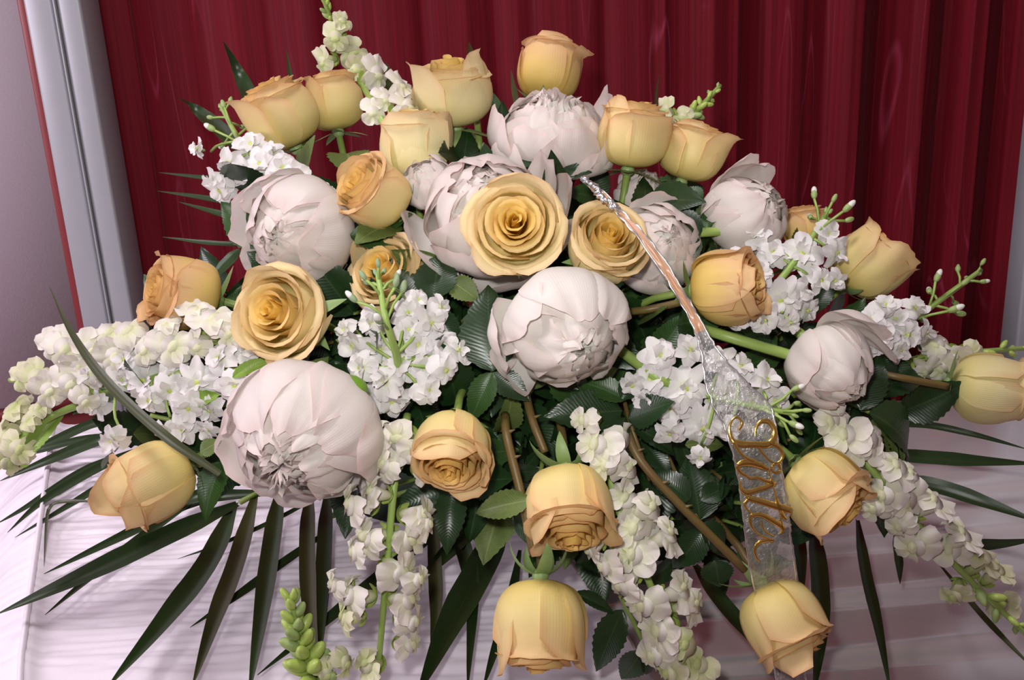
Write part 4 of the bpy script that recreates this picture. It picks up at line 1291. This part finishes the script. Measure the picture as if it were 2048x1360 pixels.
def inside(x, y):
    c = False
    for i in range(len(POLY)):
        (x0, y0), (x1, y1) = POLY[i], POLY[i - 1]
        if (y0 > y) != (y1 > y) and x < (x1 - x0) * (y - y0) / (y1 - y0) + x0:
            c = not c
    return c


ANCHORS = [(590, 465, 'white peony globe at the left'), (975, 330, 'largest blush peony'), (1035, 480, 'open central rose'), (1140, 664, 'central round white peony'), (1318, 492, 'half hidden blush peony'),
           (1500, 428, 'smooth upper right peony bud'), (600, 880, 'largest white peony'), (1668, 738, 'nodding blush peony bud'), (747, 388, 'golden rosebud tilted left'), (1212, 487, 'rose with tight golden heart'),
           (778, 550, 'half hidden peach hearted rose'), (566, 626, 'pale open rose turned left'), (1455, 572, 'golden rosebud by the ribbon'), (903, 902, 'yellow rose facing down'), (1140, 1018, 'golden hanging rose'),
           (1652, 982, 'pale gold rosebud right of the ribbon'), (300, 966, 'golden rose over the throw'), (365, 586, 'deep golden rose by the frame'), (805, 700, 'central dense white stock'), (1590, 540, 'right white stock with star flower'),
           (1390, 790, 'daisy like lower right stock'), (330, 760, 'white stock at the left'), (1270, 1000, 'snapdragon right of the hanging roses'), (1780, 960, 'long right snapdragon'), (780, 1000, 'snapdragon hanging over the throw'),
           (1540, 950, 'gold lettering of the ribbon'), (1560, 1200, 'rosebud on the ribbon end'), (1800, 650, 'far right budding stock')]
NUMW = {4: 'four', 5: 'five', 6: 'six'}
rng = np.random.default_rng(55)
nsp = 0
for gy in range(200, 1150, 74):
    for gx in range(200, 1900, 88):
        px, py = gx + rng.uniform(-30, 30), gy + rng.uniform(-26, 26)
        if not inside(px, py):
            continue
        P1, t = on_dome(px, py, .045 + rng.uniform(0, .05))
        dirn = unit((P1 - CORE) * np.array([1, 1, .8]) + rng.normal(0, .06, 3))
        tip = P1 + dirn * .02
        base = P1 - dirn * .085
        if base[2] < .01:
            base[2] = .01
        if tip[2] < .015: tip[2] = .015
        nl = int(rng.integers(4, 7))
        ax_, ay_, an_ = min(ANCHORS, key=lambda q: (q[0] - px) ** 2 + (q[1] - py) ** 2)
        dx_, dy_ = px - ax_, py - ay_
        side = ('right of' if dx_ > 0 else 'left of') if abs(dx_) > abs(dy_) else ('below' if dy_ > 0 else 'above')
        root = thing('leafy_sprig', base, '%s leaved dark sprig tucked deep %s the %s' % (NUMW[nl], side, an_), 'foliage', 'filler sprigs of the casket spray')
        P = smooth_path([base, (base + tip) / 2 + rng.normal(0, .006, 3), tip], 8)
        V, F = tube(P - base, .0016, 5)
        mk('stem', V, F, M['stem'] if rng.random() < .6 else M['stem_brown'], root)
        e1, e2, _ = frame(dirn)
        for k in range(nl):
            f = .35 + .65 * k / (nl - 1)
            q = P[int(f * 7)]
            an = k * 2.4 + rng.uniform(-.5, .5)
            d = unit((e1 * math.cos(an) + e2 * math.sin(an)) * (1 - .3 * f) + dirn * (.35 + .5 * f))
            L = rng.uniform(.038, .064)
            e = q + d * L
            if e[2] < .008: e[2] = .008
            r = rng.random()
            mt = 'leaf_dark' if r < .72 else ('leaf_mid' if r < .94 else 'leaf_olive')
            put_leaf(root, base, q, e, unit(dirn + CB * .6 + rng.normal(0, .35, 3)), LEAF[mt][int(rng.integers(4))])
        nsp += 1

# wrapped foam the stems are stuck in
froot = thing('floral_foam', (0, .12, 0.0), 'dark green wrapped foam block in the heart of the spray holding the stems', 'floral foam')
V, F = blob(np.zeros(3), X3, Y3, Z3, .22, .13, .20, 28, 16, .02, np.random.default_rng(2))
V[:, 2] = np.maximum(V[:, 2], 0.0)
mk('foam_block', V, F, M['foam'], froot)
V, F = tube(np.array([[-.2, -.02, .004], [0, -.13, .006], [.2, -.02, .004]]), .004, 8)
mk('cage_rim', V, F, M['foam'], froot)


# ------------------------------------------------------------------ palm fronds
def blade(root, org, pts, w, mat, thick=.45, name='leaflet', n=16, tip=.02, up=None, base=.35):
    """long narrow leaflet through world points with a shallow V section"""
    P = smooth_path(pts, n)
    T = np.gradient(P, axis=0); T /= np.linalg.norm(T, axis=1, keepdims=True)
    N = (up if up is not None else unit(CB * .8 + np.array([0, 0, .6])))
    S = np.cross(T, N); S /= np.linalg.norm(S, axis=1, keepdims=True)
    Nn = np.cross(S, T)
    s = np.linspace(0, 1, n)
    ww = w * np.minimum(base + (1 - base) * np.clip(s / .22, 0, 1), np.clip((1 - s) / .45, tip, 1) ** .75)
    us = np.array([-1, -.5, 0, .5, 1])
    V = P[:, None] + ww[:, None, None] * .5 * us[None, :, None] * S[:, None] + (ww[:, None] * .5 * thick * (np.abs(us)[None] - .5))[..., None] * Nn[:, None]
    sg = np.repeat(s[:, None], 5, 1)
    mk(name, (V - org).reshape(-1, 3), gridF(n, 5), M[mat], root, {'pa': np.repeat(np.abs(us)[None], n, 0).ravel() + .02, 'ps': np.repeat(us[None] * 3, n, 0).ravel()})


def pz(px, py, z):
    return on_z(px, py, z)[0]


def frond(label, rach, leaflets, mode='z', seed=0):
    """leaflets: (points [(px,py,h)], width px, mat); h = height above the lid (mode z) or offset from the mound (mode d)"""
    def W(q):
        return pz(*q) if mode == 'z' else on_dome(q[0], q[1], q[2])[0]
    R0 = [W(q) for q in rach]
    root = thing('palm_frond', R0[0], label, 'palm frond')
    P = smooth_path(R0, 10)
    V, F = tube(P - P[0], .003, 7)
    mk('midrib', V, F, M['stem'], root)
    for pts, w, mt in leaflets:
        Pp = [W(q) for q in pts]
        t = (Pp[len(Pp) // 2] - CAM) @ _f
        blade(root, R0[0], Pp, w * t / FPX, mt)
    return root


frond('palm frond with broad dark blades fanned over the white throw at the bottom left', [(700, 850, .08), (600, 940, .05), (480, 1005, .04)],
      [([(475, 1008, .040), (330, 1075, .045), (170, 1150, .04), (-5, 1228, .03)], 46, 'palm'),
       ([(470, 1006, .038), (420, 1120, .04), (330, 1240, .035), (215, 1375, .03)], 52, 'palm'),
       ([(512, 985, .04), (475, 1120, .04), (430, 1240, .035), (385, 1372, .025)], 42, 'palm_brown'),
       ([(560, 975, .04), (545, 1080, .04), (525, 1220, .035), (498, 1390, .03)], 42, 'palm'),
       ([(620, 975, .045), (615, 1080, .045), (620, 1220, .04), (640, 1400, .03)], 36, 'palm_brown'),
       ([(655, 980, .04), (650, 1080, .04), (645, 1200, .035), (640, 1320, .03)], 34, 'palm')])
frond('narrower palm frond lying underneath on the white throw', [(900, 960, .05), (760, 1000, .03), (640, 1040, .018)],
      [([(560, 985, .02), (400, 1000, .02), (240, 1075, .015), (88, 1148, .012)], 26, 'palm'),
       ([(430, 965, .02), (330, 1040, .018), (200, 1140, .015), (90, 1230, .012)], 24, 'palm'),
       ([(660, 1060, .018), (560, 1130, .015), (470, 1195, .013), (380, 1255, .012)], 20, 'palm'),
       ([(660, 980, .02), (560, 1035, .018), (450, 1085, .015), (355, 1118, .012)], 10, 'palm'),
       ([(900, 1045, .02), (800, 1120, .02), (660, 1235, .018), (515, 1350, .015)], 28, 'palm'),
       ([(480, 940, .03), (400, 990, .03), (330, 1010, .02)], 26, 'palm')])
frond('palm frond with wide dark blades under the hanging roses at the bottom centre', [(1000, 900, .08), (980, 990, .06), (960, 1040, .04)],
      [([(1010, 1040, .04), (960, 1140, .04), (900, 1250, .035), (835, 1390, .03)], 66, 'palm'),
       ([(905, 1020, .04), (925, 1090, .04), (945, 1180, .035), (935, 1380, .02)], 36, 'palm'),
       ([(865, 1030, .04), (870, 1130, .035), (872, 1220, .03), (862, 1310, .02)], 30, 'palm_brown'),
       ([(1000, 990, .05), (940, 1060, .045), (880, 1120, .035), (840, 1160, .02)], 34, 'palm'),
       ([(1040, 1100, .03), (1020, 1210, .03), (990, 1300, .025), (965, 1380, .02)], 22, 'palm')])
frond('palm frond with dark blades reaching down across the silver lid', [(1560, 900, .06), (1610, 980, .04), (1640, 1050, .03)],
      [([(1625, 1040, .03), (1638, 1150, .03), (1640, 1260, .03), (1628, 1390, .02)], 40, 'palm'),
       ([(1590, 1020, .03), (1600, 1100, .03), (1605, 1200, .025)], 26, 'palm'),
       ([(1715, 1040, .03), (1730, 1140, .03), (1755, 1250, .025), (1782, 1390, .02)], 26, 'palm'),
       ([(1790, 1070, .02), (1797, 1120, .02), (1800, 1168, .015)], 18, 'palm'),
       ([(1390, 1130, .03), (1440, 1200, .03), (1500, 1270, .03), (1560, 1345, .025)], 34, 'palm')])
frond('palm frond with long dark blades pointing right over the lid at the right edge', [(1600, 880, .08), (1720, 930, .05), (1790, 950, .04)],
      [([(1740, 908, .05), (1850, 915, .045), (1950, 922, .04), (2080, 928, .03)], 30, 'palm'),
       ([(1790, 955, .04), (1880, 975, .035), (1970, 1005, .03), (2080, 1045, .02)], 34, 'palm'),
       ([(1850, 1080, .03), (1930, 1090, .025), (2000, 1088, .02), (2080, 1078, .015)], 24, 'palm'),
       ([(1880, 1130, .02), (1950, 1215, .02), (2010, 1280, .015), (2080, 1350, .01)], 14, 'palm_brown'),
       ([(1760, 850, .05), (1850, 850, .045), (1950, 870, .04), (2060, 900, .03)], 16, 'palm')])
frond('palm frond with dark blades spread to the left edge below the white stock', [(420, 880, .05), (330, 880, .03), (250, 880, .02)],
      [([(300, 890, .025), (200, 935, .02), (90, 1000, .012), (15, 1065, .005)], 22, 'palm'),
       ([(330, 900, .025), (240, 950, .02), (140, 1010, .012), (30, 1075, .005)], 18, 'palm'),
       ([(280, 850, .04), (200, 880, .035), (100, 920, .02), (0, 962, .01)], 26, 'palm'),
       ([(260, 830, .04), (180, 850, .035), (90, 890, .02), (-20, 930, .01)], 22, 'palm'),
       ([(230, 910, .02), (150, 950, .015), (60, 1010, .005), (-10, 1050, .0)], 16, 'palm'),
       ([(240, 870, .03), (160, 880, .03), (60, 905, .02), (-30, 920, .01)], 16, 'palm'),
       ([(215, 1003, .03), (130, 1003, .028), (100, 1015, .02), (92, 1060, .012), (88, 1132, .006)], 8, 'palm_brown')])
frond('palm frond behind the upper left roses with tips against the red curtain', [(700, 520, .08), (580, 420, .06), (500, 300, .05)],
      [([(540, 290, .05), (505, 205, .045), (480, 150, .04), (447, 84, .04)], 30, 'palm'),
       ([(520, 330, .05), (450, 268, .05), (400, 225, .045), (358, 196, .045)], 30, 'palm'),
       ([(600, 260, .05), (585, 180, .05), (573, 100, .05)], 12, 'palm'),
       ([(520, 365, .05), (430, 358, .05), (318, 345, .05)], 13, 'palm'),
       ([(520, 420, .05), (420, 398, .05), (315, 382, .05)], 13, 'palm'),
       ([(520, 445, .05), (450, 430, .05), (358, 404, .05)], 15, 'palm'),
       ([(520, 490, .05), (420, 486, .05), (325, 474, .05)], 11, 'palm'),
       ([(480, 500, .04), (450, 530, .04), (420, 560, .04)], 26, 'palm'),
       ([(700, 500, .03), (600, 560, .02), (560, 600, .02)], 26, 'palm')], mode='d')
frond('dark leaf tips showing above the top rose and behind the topmost rosebud', [(960, 300, .07), (950, 200, .06), (945, 150, .06)],
      [([(950, 150, .05), (944, 120, .05), (938, 84, .05)], 18, 'palm'), ([(1040, 240, .05), (1030, 190, .05), (1022, 140, .05)], 12, 'palm_brown'), ([(1010, 260, .05), (990, 210, .05), (980, 180, .05)], 24, 'leaf_mid'), ([(770, 210, .05), (778, 160, .05), (772, 125, .05)], 20, 'palm'), ([(1320, 280, .05), (1312, 200, .05), (1318, 150, .06)], 5, 'palm')], mode='d')

# long grass blade in front at the left
gp = [on_dome(px, py, dz)[0] for px, py, dz in ((440, 948, -.05), (330, 872, -.06), (215, 765, -.06), (145, 668, -.06), (100, 575, -.05))]
g = thing('grass_blade', gp[0], 'single long arching grass blade in front of the white stock at the left', 'grass blade')
blade(g, gp[0], gp, 17 * .95 / FPX, 'palm_brown', n=24, tip=.05, base=.6)

# short dark tips that stick out of the hearts
for k, (x, y, x1, y1, lab) in enumerate(((1028, 395, 1025, 350, 'thin dark sepal tip sticking up above the open central rose'), (1095, 595, 1085, 560, 'thin dark thorn stem under the open central rose'))):
    pa, pb = on_dome(x, y, -.045)[0], on_dome(x1, y1, -.05)[0]
    g = thing('leaf_tip', pa, lab, 'leaf')
    blade(g, pa, [pa, (pa + pb) / 2, pb], (10 if k == 0 else 4) * .85 / FPX, 'palm', n=8)


# ------------------------------------------------------------------ visible bare stems lying over the greenery
def bare_stem(label, pts, rad, mat, knots=()):
    P = [on_dome(px, py, dz)[0] for px, py, dz in pts]
    root = thing('flower_stem', P[0], label, 'stem')
    Q = smooth_path(P, 20)
    V, F = tube(Q - P[0], rad, 8)
    mk('stalk', V, F, M[mat], root)
    for f in knots:
        q = Q[int(f * 19)]
        d = unit(camdir(.7, .3, .4))
        V, F = tube(np.array([q, q + d * .004, q + d * .008]) - P[0], [rad * .8, rad * .4, .0002], 6)
        mk('thorn', V, F, M[mat], root)


bare_stem('reddish brown rose stem leading down to the bottom rosebud', [(1010, 830, .02), (1015, 880, -.005), (1040, 980, -.015), (1068, 1110, -.02)], .0034, 'stem_brown', (.3, .5))
bare_stem('brown rose stem leading down right to the rosebud at the lower right', [(1248, 850, .0), (1280, 920, -.01), (1360, 1010, -.012), (1490, 1140, -.015)], .0033, 'stem_brown', (.3, .55, .7))
bare_stem('olive rose stem above the golden rose hanging at lower centre', [(1050, 780, .02), (1065, 840, -.005), (1090, 905, -.01)], .0031, 'stem_brown', (.5,))
bare_stem('thick lime green stem running to the nodding peony bud at the right', [(1380, 650, .02), (1460, 675, -.005), (1595, 715, -.01)], .0042, 'stem_lime')
bare_stem('lime green stem running to the smooth peony bud at the upper right', [(1330, 470, .03), (1390, 466, .01), (1440, 463, .01)], .0038, 'stem_lime')
bare_stem('brown stem running right to the cream rosebud at the right edge', [(1740, 740, .01), (1800, 755, -.01), (1895, 773, -.02)], .0029, 'stem_brown')
bare_stem('brown stem between the ribbon and the white peony at centre right', [(1230, 625, .02), (1290, 620, -.005), (1360, 605, -.01)], .0029, 'stem_brown')
bare_stem('green stem behind the lower right of the white peony', [(1240, 700, .02), (1300, 745, -.01), (1345, 770, -.01)], .0042, 'stem_lime')


# ------------------------------------------------------------------ ribbon with gold lettering
def ribbon_mat():
    mt, nt, b, out = new_mat('sheer_ribbon')
    b.inputs['Base Color'].default_value = (0.78, 0.76, 0.75, 1)
    setp(b, rough=0.28, spec=0.8, metal=0.25)
    nz = noise(nt, 420, 2)
    bump(nt, b, nz, 0.9, 0.002)
    tr = nt.nodes.new('ShaderNodeBsdfTransparent')
    mx = nt.nodes.new('ShaderNodeMixShader')
    r = ramp(nt, [(0.35, (0.24,) * 3), (0.62, (0.42,) * 3), (0.74, (0.9,) * 3)], noise(nt, 90, 3))
    nt.links.new(r, mx.inputs[0])
    nt.links.new(tr.outputs[0], mx.inputs[1])
    nt.links.new(b.outputs[0], mx.inputs[2])
    nt.links.new(mx.outputs[0], out.inputs[0])
    return mt


M['ribbon'] = ribbon_mat()
M['wire'] = metal_mat('silver_wire', (0.82, 0.84, 0.86), 0.25)
M['gold'] = metal_mat('gold_foil', (0.80, 0.56, 0.16), 0.22, (0.70, 0.46, 0.10))
M['peach_foil'] = plain('peach_ribbon_fold', (0.56, 0.36, 0.29), 0.3, (0.55, 0.27, 0.10), 18)

RL = [(1166, 360, 1188, 366, -.055), (1195, 392, 1215, 392, -.06), (1232, 424, 1250, 428, -.06), (1268, 466, 1290, 470, -.065), (1310, 525, 1332, 525, -.06), (1345, 578, 1362, 576, -.055),
      (1376, 632, 1392, 624, -.05), (1396, 680, 1418, 672, -.05), (1406, 725, 1452, 722, -.05), (1414, 775, 1500, 772, -.05), (1432, 820, 1536, 806, -.05), (1452, 862, 1550, 846, -.05), (1466, 905, 1558, 890, -.05),
      (1476, 950, 1564, 940, -.045), (1483, 1000, 1572, 992, -.042), (1489, 1050, 1578, 1044, -.04), (1495, 1100, 1584, 1096, -.036), (1504, 1150, 1591, 1146, -.03), (1520, 1220, 1598, 1216, -.012), (1540, 1300, 1604, 1296, -.008), (1556, 1380, 1612, 1376, -.006)]
Lp = np.array([on_dome(a, b, e)[0] for a, b, c, d, e in RL])
Rp = np.array([on_dome(c, d, e)[0] for a, b, c, d, e in RL])
n = 120
LP, RP = smooth_path(Lp, n), smooth_path(Rp, n)
rroot = thing('memorial_ribbon', LP[0], 'sheer silver edged ribbon with gold script lettering trailing down the right', 'ribbon')
o0 = LP[0].copy()
k = 9
w = np.linspace(0, 1, k)
V = LP[:, None] * (1 - w)[None, :, None] + RP[:, None] * w[None, :, None]
rg = np.random.default_rng(8)
V = V + (0.0012 * np.sin(np.linspace(0, 60, n))[:, None] * np.sin(w * 9)[None])[..., None] * CB
mid = 41
mk('ribbon_band', (V[mid - 2:] - o0).reshape(-1, 3), gridF(n - mid + 2, k), M['ribbon'], rroot)
mk('folded_band', (V[:mid] - o0).reshape(-1, 3), gridF(mid, k), M['peach_foil'], rroot)['label'] = 'narrow twisted part of the ribbon showing peach and silver'
for E in (LP, RP):
    J = E + rg.normal(0, .0004, E.shape)
    V_, F_ = tube(J - o0, .0008, 6)
    mk('edge_wire', V_, F_, M['wire'], rroot)


def on_ribbon(px, py):
    i = int(np.clip(np.interp(py, [0.5 * (q[1] + q[3]) for q in RL], np.arange(len(RL))), 0, len(RL) - 1))
    f = np.interp(py, [0.5 * (q[1] + q[3]) for q in RL], [q[4] for q in RL])
    # plane of the band at that height
    j = np.argmin([abs(((RL[min(len(RL) - 1, int(q / (n - 1) * (len(RL) - 1)))][1]) - py)) for q in range(n)])
    a, b = LP[j], RP[j]
    T = unit(LP[min(n - 1, j + 4)] - LP[max(0, j - 4)])
    N = unit(np.cross(b - a, T))
    if N @ CB < 0: N = -N
    d = ray(px, py)
    t = ((a - CAM) @ N) / (d @ N)
    return CAM + d * t - d * .0035


LETTERS = {
    'letter_s': [([(1477, 860), (1484, 846), (1474, 834), (1463, 842), (1459, 858), (1465, 880), (1484, 888), (1510, 889), (1535, 889), (1547, 878), (1549, 860), (1538, 844), (1522, 843), (1512, 855), (1510, 872)], [5, 6, 5, 5, 6, 10, 14, 13, 14, 13, 11, 12, 9, 5, 3]),
                 ([(1540, 884), (1556, 893), (1565, 906), (1563, 918), (1553, 926), (1540, 921), (1528, 909), (1516, 894)], [12, 10, 7, 6, 4, 4, 5, 6]),
                 ([(1468, 885), (1478, 902), (1492, 915), (1508, 922)], [8, 6, 6, 8])],
    'letter_i': [([(1474, 932), (1486, 926), (1505, 926), (1522, 932), (1536, 938)], [10, 14, 15, 13, 9]), ([(1474, 932), (1480, 944), (1492, 951), (1499, 957)], [10, 8, 6, 8])],
    'letter_i_dot': [([(1563, 918), (1558, 930), (1561, 941), (1551, 945), (1543, 939), (1547, 929), (1558, 928)], [4, 5, 5, 6, 5, 5, 4])],
    'letter_s.001': [([(1499, 957), (1515, 955), (1532, 962), (1548, 966), (1532, 974), (1512, 980), (1494, 985), (1482, 976), (1480, 962)], [5, 7, 8, 10, 11, 11, 12, 8, 4])],
    'letter_t': [([(1494, 987), (1498, 996), (1520, 1002), (1548, 1011), (1566, 1016), (1582, 1021)], [7, 11, 13, 14, 15, 13]), ([(1498, 996), (1489, 1006), (1494, 1018), (1505, 1027)], [7, 6, 5, 3]), ([(1552, 995), (1558, 1012), (1565, 1030), (1572, 1038)], [6, 10, 9, 6])],
    'letter_e': [([(1500, 1032), (1520, 1029), (1540, 1038), (1560, 1050), (1566, 1058), (1560, 1068)], [8, 10, 11, 12, 9, 4]), ([(1500, 1032), (1502, 1050), (1514, 1066), (1532, 1076), (1546, 1081)], [8, 6, 4, 4, 7]), ([(1523, 1040), (1524, 1052), (1532, 1064), (1546, 1072)], [3, 4, 4, 3])],
    'letter_r': [([(1546, 1082), (1530, 1081), (1516, 1086), (1509, 1100), (1513, 1116), (1519, 1122)], [5, 8, 8, 5, 5, 3])],
    'connecting_line': [([(1536, 936), (1541, 955), (1547, 975), (1553, 996)], [3, 3, 3, 4]), ([(1560, 1030), (1562, 1042), (1565, 1056)], [3, 3, 3])],
}
lroot = None
for nm, strokes in LETTERS.items():
    parts = []
    for pts, ws in strokes:
        m_ = 6 * (len(pts) - 1) + 1
        q2 = smooth_path(np.c_[np.array(pts, float), np.zeros(len(pts))], m_)[:, :2]
        ww = np.interp(np.linspace(0, 1, m_), np.linspace(0, 1, len(ws)), ws) * .5
        T = np.gradient(q2, axis=0); T /= np.linalg.norm(T, axis=1, keepdims=True) + 1e-9
        Nn = np.stack([-T[:, 1], T[:, 0]], -1)
        rows = []
        for sgn, lift in ((-1, 0), (-.75, .0012), (.75, .0012), (1, 0)):
            rows.append(np.array([on_ribbon(*(c + sgn * h * nn)) + CB * lift for c, h, nn in zip(q2, ww, Nn)]))
        parts.append((np.stack(rows, 0).reshape(-1, 3) - o0, gridF(4, m_)))
    V, F = merge(parts)
    mk(nm, V, F, M['gold'], rroot)
# silver glitter cord at the ribbon's upper end
P = np.array([on_dome(px, py, dz)[0] for px, py, dz in ((1166, 354, -.055), (1185, 372, -.062), (1210, 398, -.065), (1235, 418, -.066))])
Q = smooth_path(P, 40)
V, F = tube(Q - o0 + rg.normal(0, .0008, Q.shape), .0022, 7)
mk('glitter_cord', V[:7 * 42], F, M['wire'], rroot, smooth=False)
